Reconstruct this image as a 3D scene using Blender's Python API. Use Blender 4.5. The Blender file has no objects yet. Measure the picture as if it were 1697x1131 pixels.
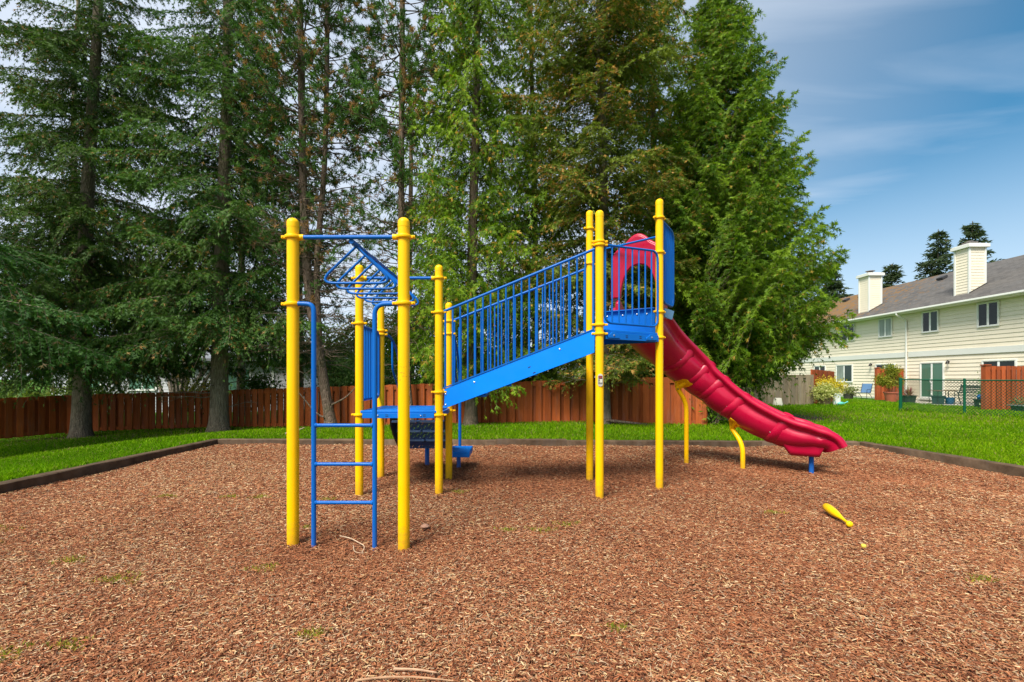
import bpy, math, random
import numpy as np
from mathutils import Vector, Matrix
random.seed(11)
RNG = np.random.default_rng(7)
S = bpy.context.scene
COL = S.collection
R = math.radians
PI = math.pi

# ------------------------------------------------------------------ helpers
def V(*a): return Vector(a)

def set_parent(o, parent):
    if parent is None: return
    o.parent = parent
    if parent.type == 'EMPTY': o.matrix_parent_inverse = Matrix.Translation(-parent.location)

class MB:
    """collects verts / faces for one mesh object"""
    def __init__(s): s.v = []; s.f = []; s.m = []
    def add(s, vs, fs, mi=0):
        o = len(s.v); s.v += [tuple(p) for p in vs]
        s.f += [tuple(i + o for i in f) for f in fs]; s.m += [mi] * len(fs)
        return s
    def box(s, c, d, rz=0, mi=0, rot=None):
        x, y, z = d[0] / 2, d[1] / 2, d[2] / 2
        M = rot if rot is not None else Matrix.Rotation(rz, 3, 'Z')
        vs = [M @ V(a * x, b * y, e * z) + Vector(c) for e in (-1, 1) for a, b in ((-1, -1), (1, -1), (1, 1), (-1, 1))]
        return s.add(vs, [(3, 2, 1, 0), (4, 5, 6, 7), (0, 1, 5, 4), (1, 2, 6, 5), (2, 3, 7, 6), (3, 0, 4, 7)], mi)
    def b2(s, lo, hi, mi=0):
        return s.box([(a + b) / 2 for a, b in zip(lo, hi)], [b - a for a, b in zip(lo, hi)], mi=mi)
    def bar(s, p, q, w, h, mi=0):
        """box beam from p to q: w sideways, h upward"""
        p, q = Vector(p), Vector(q); t = (q - p); L = t.length; t.normalize()
        up = V(0, 0, 1) if abs(t.z) < .98 else V(0, 1, 0)
        sd = t.cross(up).normalized(); up = sd.cross(t)
        M = Matrix((sd, t, up)).transposed()
        return s.box((p + q) / 2, (w, L, h), rot=M, mi=mi)
    def tube(s, pts, r, n=10, cap=True, mi=0):
        pts = [Vector(p) for p in pts]; k = len(pts)
        rs = list(r) if isinstance(r, (list, tuple, np.ndarray)) else [r] * k
        T = []
        for i in range(k):
            a = pts[max(i - 1, 0)]; b = pts[min(i + 1, k - 1)]; t = b - a
            T.append(t.normalized() if t.length > 1e-9 else V(0, 0, 1))
        ref = V(0, 0, 1) if abs(T[0].z) < .9 else V(1, 0, 0)
        nrm = (ref - T[0] * ref.dot(T[0])).normalized()
        vs = []
        for i in range(k):
            nrm = nrm - T[i] * nrm.dot(T[i])
            nrm = nrm.normalized() if nrm.length > 1e-6 else T[i].orthogonal().normalized()
            bn = T[i].cross(nrm)
            for j in range(n):
                a = 2 * PI * j / n
                vs.append(pts[i] + (nrm * math.cos(a) + bn * math.sin(a)) * rs[i])
        fs = [(i * n + j, i * n + (j + 1) % n, (i + 1) * n + (j + 1) % n, (i + 1) * n + j) for i in range(k - 1) for j in range(n)]
        if cap:
            fs += [tuple(range(n - 1, -1, -1)), tuple((k - 1) * n + j for j in range(n))]
        return s.add(vs, fs, mi)
    def lathe(s, prof, c=(0, 0, 0), n=20, mi=0, M=None):
        """prof: list of (r, z); closed with caps where r is small"""
        vs = []; M = M or Matrix.Identity(3)
        for r, z in prof:
            for j in range(n):
                a = 2 * PI * j / n
                vs.append(M @ V(r * math.cos(a), r * math.sin(a), z) + Vector(c))
        k = len(prof)
        fs = [(i * n + j, i * n + (j + 1) % n, (i + 1) * n + (j + 1) % n, (i + 1) * n + j) for i in range(k - 1) for j in range(n)]
        fs += [tuple(range(n - 1, -1, -1)), tuple((k - 1) * n + j for j in range(n))]
        return s.add(vs, fs, mi)
    def prism(s, poly, ex, mi=0):
        """3-D polygon extruded by the vector ex"""
        n = len(poly); ex = Vector(ex); P = [Vector(p) for p in poly]
        fs = [tuple(range(n)), tuple(range(2 * n - 1, n - 1, -1))] + [(i, n + i, n + (i + 1) % n, (i + 1) % n) for i in range(n)]
        fs[0] = tuple(reversed(fs[0])); fs[1] = tuple(reversed(fs[1]))
        return s.add(P + [p + ex for p in P], fs, mi)
    def strip(s, A, B, ex, mi=0):
        """band between the open curves A and B, extruded by ex"""
        n = len(A); ex = Vector(ex); A = [Vector(p) for p in A]; B = [Vector(p) for p in B]
        vs = A + B + [p + ex for p in A] + [p + ex for p in B]
        fs = []
        for i in range(n - 1):
            fs += [(i, i + 1, n + i + 1, n + i), (2 * n + i, 3 * n + i, 3 * n + i + 1, 2 * n + i + 1),
                   (i, 2 * n + i, 2 * n + i + 1, i + 1), (n + i, n + i + 1, 3 * n + i + 1, 3 * n + i)]
        fs += [(0, n, 3 * n, 2 * n), (n - 1, 3 * n - 1, 4 * n - 1, 2 * n - 1)]
        return s.add(vs, fs, mi)
    def build(s, name, mat, parent=None, smooth=True, bevel=0, fix=True):
        me = bpy.data.meshes.new(name); me.from_pydata(s.v, [], s.f)
        mats = mat if isinstance(mat, (list, tuple)) else [mat]
        for m in mats: me.materials.append(m)
        if len(mats) > 1: me.polygons.foreach_set('material_index', s.m)
        if fix:
            import bmesh
            bm = bmesh.new(); bm.from_mesh(me); bmesh.ops.recalc_face_normals(bm, faces=bm.faces); bm.to_mesh(me); bm.free()
        if smooth:
            me.polygons.foreach_set('use_smooth', [True] * len(me.polygons)); me.set_sharp_from_angle(angle=R(38))
        o = bpy.data.objects.new(name, me); COL.objects.link(o)
        set_parent(o, parent)
        if bevel:
            b = o.modifiers.new('bevel', 'BEVEL'); b.width = bevel; b.segments = 2; b.limit_method = 'ANGLE'; b.angle_limit = R(40)
        return o

def np_obj(name, verts, nface, k, mat, parent=None, col=None, smooth=False):
    """verts (N*k,3) -> N faces of k corners each, own vertices; col (N*k,3)"""
    me = bpy.data.meshes.new(name)
    verts = np.ascontiguousarray(verts, dtype=np.float32)
    nv = len(verts)
    me.vertices.add(nv); me.vertices.foreach_set('co', verts.ravel())
    me.loops.add(nface * k); me.loops.foreach_set('vertex_index', np.arange(nface * k, dtype=np.int32))
    me.polygons.add(nface); me.polygons.foreach_set('loop_start', np.arange(0, nface * k, k, dtype=np.int32))
    me.update(calc_edges=True)
    if col is not None:
        a = me.attributes.new('Col', 'FLOAT_COLOR', 'POINT')
        c = np.ones((nv, 4), dtype=np.float32); c[:, :3] = col
        a.data.foreach_set('color', c.ravel())
    me.materials.append(mat)
    if smooth: me.polygons.foreach_set('use_smooth', np.ones(nface, dtype=bool))
    o = bpy.data.objects.new(name, me); COL.objects.link(o)
    set_parent(o, parent)
    return o

def empty(name, loc=(0, 0, 0)):
    o = bpy.data.objects.new(name, None); COL.objects.link(o); o.empty_display_size = .1; o.location = loc
    return o
def tag(o, label=None, cat=None, group=None, kind=None):
    if label: o['label'] = label
    if cat: o['category'] = cat
    if group: o['group'] = group
    if kind: o['kind'] = kind
    return o
def fillet(pts, r, n=6):
    """rounds the inner corners of a polyline"""
    P = [Vector(p) for p in pts]; out = [P[0]]
    for i in range(1, len(P) - 1):
        a, b, c = P[i - 1], P[i], P[i + 1]
        d1 = (a - b); d2 = (c - b); rr = min(r, d1.length * .48, d2.length * .48)
        p0 = b + d1.normalized() * rr; p1 = b + d2.normalized() * rr
        for k in range(n + 1):
            t = k / n; out.append(p0 * (1 - t) ** 2 + b * 2 * t * (1 - t) + p1 * t * t)
    out.append(P[-1]); return out
def crspline(P, n):
    """Catmull-Rom through the points P -> n points"""
    P = np.asarray(P, float); P = np.vstack([2 * P[0] - P[1], P, 2 * P[-1] - P[-2]]); m = len(P) - 3
    out = []
    for u in np.linspace(0, m - 1e-6, n):
        i = int(u); t = u - i; a, b, c, d = P[i:i + 4]
        out.append(.5 * (2 * b + (c - a) * t + (2 * a - 5 * b + 4 * c - d) * t * t + (3 * b - a - 3 * c + d) * t ** 3))
    return np.array(out)

# ------------------------------------------------------------------ materials
def srgb(r, g, b):
    f = lambda c: (c / 255 / 12.92) if c / 255 <= .04045 else ((c / 255 + .055) / 1.055) ** 2.4
    return (f(r), f(g), f(b), 1)
class NT:
    def __init__(s, name):
        s.mat = bpy.data.materials.new(name); s.mat.use_nodes = True; s.t = s.mat.node_tree; s.t.nodes.clear()
        s.out = s.n('ShaderNodeOutputMaterial')
    def n(s, typ, **kw):
        nd = s.t.nodes.new(typ)
        for k, v in kw.items():
            if k in nd.inputs.keys(): nd.inputs[k].default_value = v
            else: setattr(nd, k, v)
        return nd
    def l(s, a, b): s.t.links.new(a, b)
    def ramp(s, fac, stops, interp='LINEAR'):
        r = s.n('ShaderNodeValToRGB'); r.color_ramp.interpolation = interp
        e = r.color_ramp.elements
        while len(e) < len(stops): e.new(.5)
        for x, (p, c) in zip(e, stops): x.position = p; x.color = c if len(c) == 4 else (*c, 1)
        s.l(fac, r.inputs['Fac']); return r.outputs['Color']
    def noise(s, scale, detail=4, rough=.55, co=None, dim=None):
        nd = s.n('ShaderNodeTexNoise'); nd.inputs['Scale'].default_value = scale; nd.inputs['Detail'].default_value = detail; nd.inputs['Roughness'].default_value = rough
        if co is not None: s.l(co, nd.inputs['Vector'])
        return nd.outputs['Fac']
    def co(s, scale=(1, 1, 1), kind='Object', rot=(0, 0, 0)):
        c = s.n('ShaderNodeTexCoord'); m = s.n('ShaderNodeMapping'); m.inputs['Scale'].default_value = scale; m.inputs['Rotation'].default_value = rot
        s.l(c.outputs[kind], m.inputs['Vector']); return m.outputs['Vector']
    def mix(s, fac, a, b, mode='MIX'):
        m = s.n('ShaderNodeMix', data_type='RGBA', blend_type=mode)
        for v, i in ((fac, 0), (a, 6), (b, 7)):
            if hasattr(v, 'links'): s.l(v, m.inputs[i])
            else: m.inputs[i].default_value = v
        return m.outputs[2]
    def bump(s, h, strength=.3, dist=.02):
        b = s.n('ShaderNodeBump'); b.inputs['Strength'].default_value = strength; b.inputs['Distance'].default_value = dist
        s.l(h, b.inputs['Height']); return b.outputs['Normal']
    def pbr(s, base, rough=.5, normal=None, spec=.5, metal=0, coat=0):
        p = s.n('ShaderNodeBsdfPrincipled')
        for v, k in ((base, 'Base Color'), (rough, 'Roughness'), (normal, 'Normal')):
            if v is None: continue
            if hasattr(v, 'links'): s.l(v, p.inputs[k])
            else: p.inputs[k].default_value = v
        p.inputs['Specular IOR Level'].default_value = spec; p.inputs['Metallic'].default_value = metal
        p.inputs['Coat Weight'].default_value = coat; p.inputs['Coat Roughness'].default_value = .15
        s.p = p; s.l(p.outputs['BSDF'], s.out.inputs['Surface']); return p

def mat_plain(name, c, rough=.5, var=.12, scale=6, spec=.5, metal=0, bump=0, bscale=60):
    """a painted / plastic / ceramic surface with faint mottling"""
    t = NT(name); co = t.co()
    f = t.noise(scale, 5, .6, co)
    lo = tuple(x * (1 - var) for x in c[:3]) + (1,); hi = tuple(min(1, x * (1 + var)) for x in c[:3]) + (1,)
    base = t.ramp(f, [(.3, lo), (.7, hi)])
    n = t.bump(t.noise(bscale, 3, .5, co), bump, .004) if bump else None
    t.pbr(base, rough, n, spec, metal); return t.mat

def mat_paint(name, c, wear, rough=.36, coat=.06, spec=.18, dust=.38):
    """powder coat with grime specks and scuffs that have shapes of their own"""
    t = NT(name); co = t.co()
    f = t.noise(3, 4, .6, co)
    base = t.ramp(f, [(.25, tuple(x * .93 for x in c[:3])), (.75, c)])
    sc = t.noise(1, 6, .75, t.co((38, 38, 7)))
    m1 = t.ramp(sc, [(.60, (0, 0, 0)), (.72, (1, 1, 1))])
    big = t.noise(1.1, 3, .5, co); m2 = t.ramp(big, [(.48, (0, 0, 0)), (.66, (.75, .75, .75))])
    mm = t.mix(1.0, m1, m2, 'MULTIPLY')
    base = t.mix(mm, base, wear)
    sz = t.n('ShaderNodeSeparateXYZ'); t.l(co, sz.inputs[0])          # splashed mulch dust round the feet
    dm = t.n('ShaderNodeMath', operation='MULTIPLY_ADD'); t.l(t.noise(26, 5, .7, co), dm.inputs[0]); dm.inputs[1].default_value = -.42; t.l(sz.outputs['Z'], dm.inputs[2])
    dr = t.n('ShaderNodeMapRange'); dr.inputs[1].default_value = -.02; dr.inputs[2].default_value = -.20; dr.inputs[3].default_value = 0; dr.inputs[4].default_value = dust; t.l(dm.outputs[0], dr.inputs[0])
    base = t.mix(dr.outputs[0], base, (.16, .075, .035, 1))
    rr = t.ramp(t.noise(9, 4, .6, co), [(.3, (rough * .8,) * 3), (.75, (min(1, rough * 1.6),) * 3)])
    t.pbr(base, rr, t.bump(t.noise(240, 2, .5, co), .05, .002), spec, 0, coat); return t.mat

def mat_wood(name, lo, hi, grain=(30, 30, 1.6), rough=.75, bump=.35, blotch=.5):
    """vertical-grain boards, a tone of its own for every board (mesh island)"""
    t = NT(name); co = t.co(grain)
    g = t.noise(1.4, 8, .65, co)
    gm = t.n('ShaderNodeNewGeometry')
    base = t.ramp(g, [(.25, lo), (.75, hi)])
    isl = t.ramp(gm.outputs['Random Per Island'], [(0, (.70, .68, .66)), (.5, (.95, .95, .95)), (1, (1.18, 1.16, 1.14))])
    base = t.mix(1.0, base, isl, 'MULTIPLY')
    bl = t.ramp(t.noise(1.3, 4, .6, t.co()), [(.3, (1 - .45 * blotch,) * 3), (.7, (1, 1, 1))])
    base = t.mix(1.0, base, bl, 'MULTIPLY')
    wm = t.ramp(t.noise(1, 6, .7, t.co((7, 7, .9))), [(.50, (0, 0, 0)), (.72, (.42, .42, .42))])
    base = t.mix(wm, base, tuple(.45 * (a + sum(hi[:3]) / 3) for a in lo[:3]) + (1,))
    t.pbr(base, rough, t.bump(g, bump, .006), .15); return t.mat

def mat_bark(name, lo, hi, scale=(9, 9, 2.2)):
    t = NT(name); co = t.co(scale)
    g = t.noise(2.2, 9, .7, co)
    vo = t.n('ShaderNodeTexVoronoi', feature='DISTANCE_TO_EDGE'); vo.inputs['Scale'].default_value = 2.6; t.l(co, vo.inputs['Vector'])
    crack = t.ramp(vo.outputs['Distance'], [(0, (0, 0, 0)), (.22, (1, 1, 1))])
    base = t.ramp(g, [(.28, lo), (.72, hi)])
    moss = t.ramp(t.noise(1.7, 5, .6, t.co()), [(.52, (0, 0, 0)), (.7, (.55, .55, .55))])
    base = t.mix(moss, base, (.06, .075, .03, 1))
    h = t.mix(.6, g, crack)
    t.pbr(base, .9, t.bump(h, .9, .03), .2); return t.mat

def mat_leaf(name, trans=.3, rough=.55, spec=.2):
    t = NT(name); a = t.n('ShaderNodeAttribute'); a.attribute_name = 'Col'
    p = t.pbr(a.outputs['Color'], rough, None, spec)
    tr = t.n('ShaderNodeBsdfTranslucent'); t.l(t.mix(1.0, a.outputs['Color'], (1.25, 1.3, .7, 1), 'MULTIPLY'), tr.inputs['Color'])
    m = t.n('ShaderNodeMixShader'); m.inputs[0].default_value = trans
    t.l(p.outputs['BSDF'], m.inputs[1]); t.l(tr.outputs['BSDF'], m.inputs[2]); t.l(m.outputs[0], t.out.inputs['Surface'])
    return t.mat
def mat_attr(name, rough=.8, spec=.25):
    t = NT(name); a = t.n('ShaderNodeAttribute'); a.attribute_name = 'Col'
    t.pbr(a.outputs['Color'], rough, None, spec); return t.mat

YELLOW = mat_paint('yellow_powder_coat', (1.0, .545, .001), (.38, .17, .01, 1))
BLUE = mat_paint('blue_powder_coat', (.002, .115, .45), (.02, .06, .2, 1), dust=.1)
BLUE_SH = mat_paint('blue_sheet_coat', (.001, .225, .92), (.02, .06, .2, 1))
BLUE_DK = mat_paint('blue_vinyl_coat', (.001, .150, .58), (.02, .05, .15, 1), .45, .05)
STEPDK = mat_plain('dark_step_side', (.012, .018, .03, 1), .5)
RED = mat_paint('red_slide_plastic', (.46, .002, .036), (.30, .02, .05, 1), .31, .1, .4)
BOLT = mat_plain('bolt_steel', (.55, .55, .55, 1), .3, metal=.8)
REDWOOD = mat_wood('red_stained_boards', (.28, .058, .013), (.45, .112, .027))
ORANGEWOOD = mat_wood('orange_stained_boards', (.30, .060, .017), (.44, .105, .035))
GREYWOOD = mat_wood('weathered_boards', (.17, .125, .075), (.38, .31, .21))
TIMBER = mat_wood('landscape_timber', (.075, .045, .026), (.20, .135, .085), grain=(5, 5, 5), rough=.85, bump=.6, blotch=.9)
BARK_S = mat_bark('spruce_bark', (.085, .062, .042), (.33, .265, .19))
BARK_P = mat_bark('pine_bark', (.08, .052, .036), (.29, .205, .15))
BARK_C = mat_bark('cedar_bark', (.10, .066, .044), (.33, .24, .17), (16, 16, 1.2))
LEAF = mat_leaf('conifer_needles', .30)
LEAF_C = mat_leaf('cedar_sprays', .38)
LEAF_B = mat_leaf('broad_leaves', .35)
GRASSM = mat_leaf('grass_blades', .38, .6, .06)
CHIPM = mat_attr('bark_chip_wood', .85, .2)

# ------------------------------------------------------------------ camera, world, sun
cam_d = bpy.data.cameras.new('camera'); cam = bpy.data.objects.new('camera', cam_d); COL.objects.link(cam)
cam.location = (0, 0, 1.3); cam.rotation_euler = (R(90), 0, 0)
cam_d.sensor_width = 36; cam_d.lens = 36 * 780 / 1697; cam_d.shift_y = 59.5 / 1697; cam_d.clip_end = 2000; cam_d.clip_start = .05
S.camera = cam
SUN = V(-.33, -.52, .79).normalized()
sl = bpy.data.lights.new('sun', 'SUN'); sun = bpy.data.objects.new('sun', sl); COL.objects.link(sun)
sl.energy = 3.35; sl.angle = R(24); sl.color = (1, .95, .86)
sun.rotation_euler = (-SUN).to_track_quat('-Z', 'Y').to_euler(); sun.location = (0, -10, 30)

W = bpy.data.worlds.new('World'); S.world = W; W.use_nodes = True
wt = W.node_tree; wt.nodes.clear()
def wn(t, **k):
    n = wt.nodes.new(t)
    for a, b in k.items():
        if a in n.inputs.keys(): n.inputs[a].default_value = b
        else: setattr(n, a, b)
    return n
sky = wn('ShaderNodeTexSky', sky_type='NISHITA', sun_disc=False)
sky.sun_elevation = math.asin(SUN.z); sky.sun_rotation = math.atan2(SUN.x, SUN.y)
sky.air_density = 1.0; sky.dust_density = .35; sky.ozone_density = 3.0
tc = wn('ShaderNodeTexCoord')
sep = wn('ShaderNodeSeparateXYZ'); wt.links.new(tc.outputs['Generated'], sep.inputs[0])
def wmath(op, a, b=None, clamp=False):
    m = wn('ShaderNodeMath', operation=op, use_clamp=clamp)
    for i, v in enumerate((a, b)):
        if v is None: continue
        if hasattr(v, 'links'): wt.links.new(v, m.inputs[i])
        else: m.inputs[i].default_value = v
    return m.outputs[0]
# cirrus: the direction projected on a high flat layer, streaks stretched east-west
zc = wmath('MAXIMUM', sep.outputs['Z'], .06)
cx = wmath('DIVIDE', sep.outputs['X'], zc); cy = wmath('DIVIDE', sep.outputs['Y'], zc)
cmb = wn('ShaderNodeCombineXYZ'); wt.links.new(wmath('MULTIPLY', cx, .55), cmb.inputs[0]); wt.links.new(wmath('MULTIPLY', cy, 1.9), cmb.inputs[1])
nz = wn('ShaderNodeTexNoise'); nz.inputs['Scale'].default_value = 1.15; nz.inputs['Detail'].default_value = 6; nz.inputs['Roughness'].default_value = .48; nz.inputs['Distortion'].default_value = .5
wt.links.new(cmb.outputs[0], nz.inputs['Vector'])
streak = wn('ShaderNodeMapRange'); streak.inputs[1].default_value = .44; streak.inputs[2].default_value = .80; streak.inputs[3].default_value = 0; streak.inputs[4].default_value = .36
wt.links.new(nz.outputs['Fac'], streak.inputs[0])
# a pale veil over the western half of the sky
veil = wn('ShaderNodeMapRange')
veil.inputs[1].default_value = .70; veil.inputs[2].default_value = .05; veil.inputs[3].default_value = .0; veil.inputs[4].default_value = .85
wt.links.new(sep.outputs['X'], veil.inputs[0])
horiz = wn('ShaderNodeMapRange'); horiz.interpolation_type = 'SMOOTHSTEP'
horiz.inputs[1].default_value = .43; horiz.inputs[2].default_value = .02; horiz.inputs[3].default_value = 0; horiz.inputs[4].default_value = .72
wt.links.new(sep.outputs['Z'], horiz.inputs[0])
cl = wmath('MAXIMUM', wmath('ADD', streak.outputs[0], wmath('MULTIPLY', veil.outputs[0], .9), True), horiz.outputs[0])
mx = wn('ShaderNodeMix', data_type='RGBA'); hs = wn('ShaderNodeHueSaturation'); hs.inputs['Hue'].default_value = .482; hs.inputs['Saturation'].default_value = 1.34; hs.inputs['Value'].default_value = .82
wt.links.new(sky.outputs[0], hs.inputs['Color']); wt.links.new(cl, mx.inputs[0]); wt.links.new(hs.outputs[0], mx.inputs[6])
CLOUD = (5.1, 5.6, 6.4, 1); mx.inputs[7].default_value = CLOUD
bg = wn('ShaderNodeBackground'); bg.inputs['Strength'].default_value = .083
wt.links.new(mx.outputs[2], bg.inputs['Color'])
wo = wn('ShaderNodeOutputWorld'); wt.links.new(bg.outputs[0], wo.inputs['Surface'])
S.view_settings.view_transform = 'Standard'; S.view_settings.look = 'None'; S.view_settings.gamma = 1; S.view_settings.exposure = 1.0
S.cycles.use_denoising = True; S.cycles.max_bounces = 6; S.cycles.diffuse_bounces = 3; S.cycles.glossy_bounces = 3; S.cycles.transparent_max_bounces = 10
S.cycles.sample_clamp_indirect = 6
S.view_settings.use_curve_mapping = False

# ------------------------------------------------------------------ the ground
POLY = [(-5.62, 8.98), (.4, 8.80), (6.36, 8.60), (6.72, 6.15), (7.35, 2.0), (8.2, -4.0), (-6.2, -4.0), (-5.75, 4.0)]   # mulch outline
def sstep(a, b, x):
    t = np.clip((np.asarray(x, float) - a) / (b - a), 0, 1); return t * t * (3 - 2 * t)
def left_edge(Y): return np.interp(Y, [-4, 4.0, 8.98], [-6.2, -5.75, -5.62])
def right_edge(Y): return np.interp(Y, [-4, 2, 6.15, 8.6], [8.2, 7.35, 6.72, 6.36])
def back_edge(X): return np.interp(X, [-5.62, .4, 6.36], [8.98, 8.80, 8.60])
def inside(X, Y, pad=0.0):
    return (X > left_edge(Y) + pad) & (X < right_edge(Y) - pad) & (Y < back_edge(X) - pad)
def gz(X, Y):
    """height of the lawn"""
    X = np.asarray(X, float); Y = np.asarray(Y, float)
    dx = np.maximum(np.maximum(-5.7 - X, X - 6.9), 0); dy = np.maximum(Y - 8.9, 0)
    d = np.hypot(dx, dy)
    drop = .041 * np.clip(2.0 - X, 0, 17) * sstep(.2, 5.5, d)
    drop = drop + .16 * sstep(12.5, 22, X)
    return .085 - drop + .018 * np.sin(X * .9 + 1) * np.sin(Y * .7) * sstep(.3, 2, d)
def gzf(x, y): return float(gz(x, y))
def mz(X, Y):
    """height of the mulch"""
    dips = .04 * np.exp(-((X - 4.75) ** 2 + (Y - 6.2) ** 2) / .30) + .030 * np.exp(-((X + 1.3) ** 2 + (Y - 3.35) ** 2) / .22) + .035 * np.exp(-((X + .75) ** 2 + (Y - 7.35) ** 2) / .35)
    return -dips + .016 * np.sin(X * 1.7 + .5) * np.sin(Y * 1.3 + .8) + .012 * np.sin(X * 4.1 + Y * 2.3) - .012 + .03 * sstep(.9, 0, back_edge(X) - Y)
def bare(X, Y):
    """1 where the lawn is worn to dirt"""
    n = .35 * np.sin(X * 5.1 + Y * 3.3) + .3 * np.sin(X * 11 - Y * 7.7) + .25 * np.sin(Y * 13.1 + X * 2.2)
    def el(cx, cy, rx, ry): return np.hypot((X - cx) / rx, (Y - cy) / ry)
    e = np.minimum(np.minimum(el(-9.3, 9.5, 1.6, .75), el(7.2, 14.3, 2.6, 2.1)), el(-13.2, 14.2, 1.3, .7))
    e = np.minimum(e, el(-9.0, 14.3, .9, .4))
    e = np.minimum(e, el(2.3, 12.05, .8, .3))
    return sstep(1.15, .65, e + n * .22)

def lawn():
    poly = np.array(POLY); n = len(poly); ctr = np.array([.3, 3.5]); P = []
    for i in range(n):
        a, b = poly[i], poly[(i + 1) % n]; k = max(2, int(np.hypot(*(b - a)) / .35))
        for j in range(k): P.append(a + (b - a) * j / k)
    P = np.array(P); D = P - ctr; D /= np.linalg.norm(D, axis=1)[:, None]
    offs = [.049, .05, .12, .3, .55, .9, 1.3, 1.8, 2.4, 3, 3.7, 4.5, 5.4, 6.4, 7.5, 8.8, 10.5, 12.5, 15, 18, 22, 28, 38, 55, 90, 180, 500]
    m = MB(); vs = []
    for o in offs:
        Q = P + D * o
        Z = gz(Q[:, 0], Q[:, 1]) if .0495 < o < 60 else Q[:, 0] * 0 - .35 if o < 1 else np.minimum(gz(Q[:, 0], Q[:, 1]), -.1)
        vs += [(q[0], q[1], z) for q, z in zip(Q, Z)]
    k = len(P)
    fs = [(r * k + i, r * k + (i + 1) % k, (r + 1) * k + (i + 1) % k, (r + 1) * k + i) for r in range(len(offs) - 1) for i in range(k)]
    m.add(vs, fs)
    t = NT('lawn_soil_and_turf'); co = t.co()
    g = t.ramp(t.noise(2.2, 6, .65, co), [(.28, (.035, .10, .003)), (.55, (.060, .165, .004)), (.8, (.100, .210, .010))])
    fine = t.ramp(t.noise(55, 4, .7, co), [(.3, (.55, .55, .5)), (.7, (1.25, 1.25, 1.1))])
    g = t.mix(1.0, g, fine, 'MULTIPLY')
    dirt = t.ramp(t.noise(28, 6, .7, co), [(.3, (.028, .017, .010)), (.7, (.10, .066, .040))])
    # worn spots: soft ellipses with ragged edges
    mask = None
    for cx, cy, rx, ry in ((-9.3, 9.5, 1.6, .75), (7.2, 14.3, 2.6, 2.1), (-13.2, 14.2, 1.3, .7)):
        mp = t.n('ShaderNodeMapping'); c = t.n('ShaderNodeTexCoord'); t.l(c.outputs['Object'], mp.inputs['Vector'])
        mp.inputs['Location'].default_value = (-cx / rx, -cy / ry, 0); mp.inputs['Scale'].default_value = (1 / rx, 1 / ry, 0)
        ln = t.n('ShaderNodeVectorMath', operation='LENGTH'); t.l(mp.outputs[0], ln.inputs[0])
        ad = t.n('ShaderNodeMath', operation='MULTIPLY_ADD'); t.l(t.noise(3.2, 5, .65, co), ad.inputs[0]); ad.inputs[1].default_value = .7; t.l(ln.outputs['Value'], ad.inputs[2])
        r = t.ramp(ad.outputs[0], [(.0, (1, 1, 1)), (1, (1, 1, 1))])
        mr = t.n('ShaderNodeMapRange'); mr.inputs[1].default_value = 1.5; mr.inputs[2].default_value = 1.05; t.l(ad.outputs[0], mr.inputs[0])
        if mask is None: mask = mr.outputs[0]
        else:
            mm = t.n('ShaderNodeMath', operation='MAXIMUM'); t.l(mask, mm.inputs[0]); t.l(mr.outputs[0], mm.inputs[1]); mask = mm.outputs[0]
    base = t.mix(mask, g, dirt)
    t.pbr(base, .9, t.bump(t.noise(90, 3, .6, co), .6, .02), .15)
    o = m.build('lawn', t.mat, smooth=True); o['kind'] = 'structure'
lawn()

def mulch():
    xs = np.arange(-6.3, 8.31, .14); ys = np.arange(-4, 9.05, .14)
    m = MB(); X, Y = np.meshgrid(xs, ys)
    X = np.clip(X, left_edge(Y) - .06, right_edge(Y) + .06); Y = np.minimum(Y, back_edge(X) + .06)
    Z = mz(X, Y) - .012; w = len(xs)
    fs = [(j * w + i, j * w + i + 1, (j + 1) * w + i + 1, (j + 1) * w + i) for j in range(len(ys) - 1) for i in range(w - 1)]
    m.add(list(zip(X.ravel(), Y.ravel(), Z.ravel())), fs)
    t = NT('mulch_bed'); co = t.co((30, 70, 30), rot=(0, 0, .6)); co2 = t.co((75, 28, 30), rot=(0, 0, .3))
    a = t.noise(1, 5, .7, co); b = t.noise(1, 5, .7, co2)
    mxn = t.n('ShaderNodeMath', operation='MAXIMUM'); t.l(a, mxn.inputs[0]); t.l(b, mxn.inputs[1])
    base = t.ramp(mxn.outputs[0], [(.38, (.030, .012, .007)), (.52, (.14, .052, .028)), (.66, (.27, .12, .065)), (.8, (.40, .25, .15))])
    t.pbr(base, .95, t.bump(mxn.outputs[0], 1, .02), .1)
    o = m.build('mulch_ground', t.mat, smooth=True, fix=False); o['kind'] = 'structure'
mulch()

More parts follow.
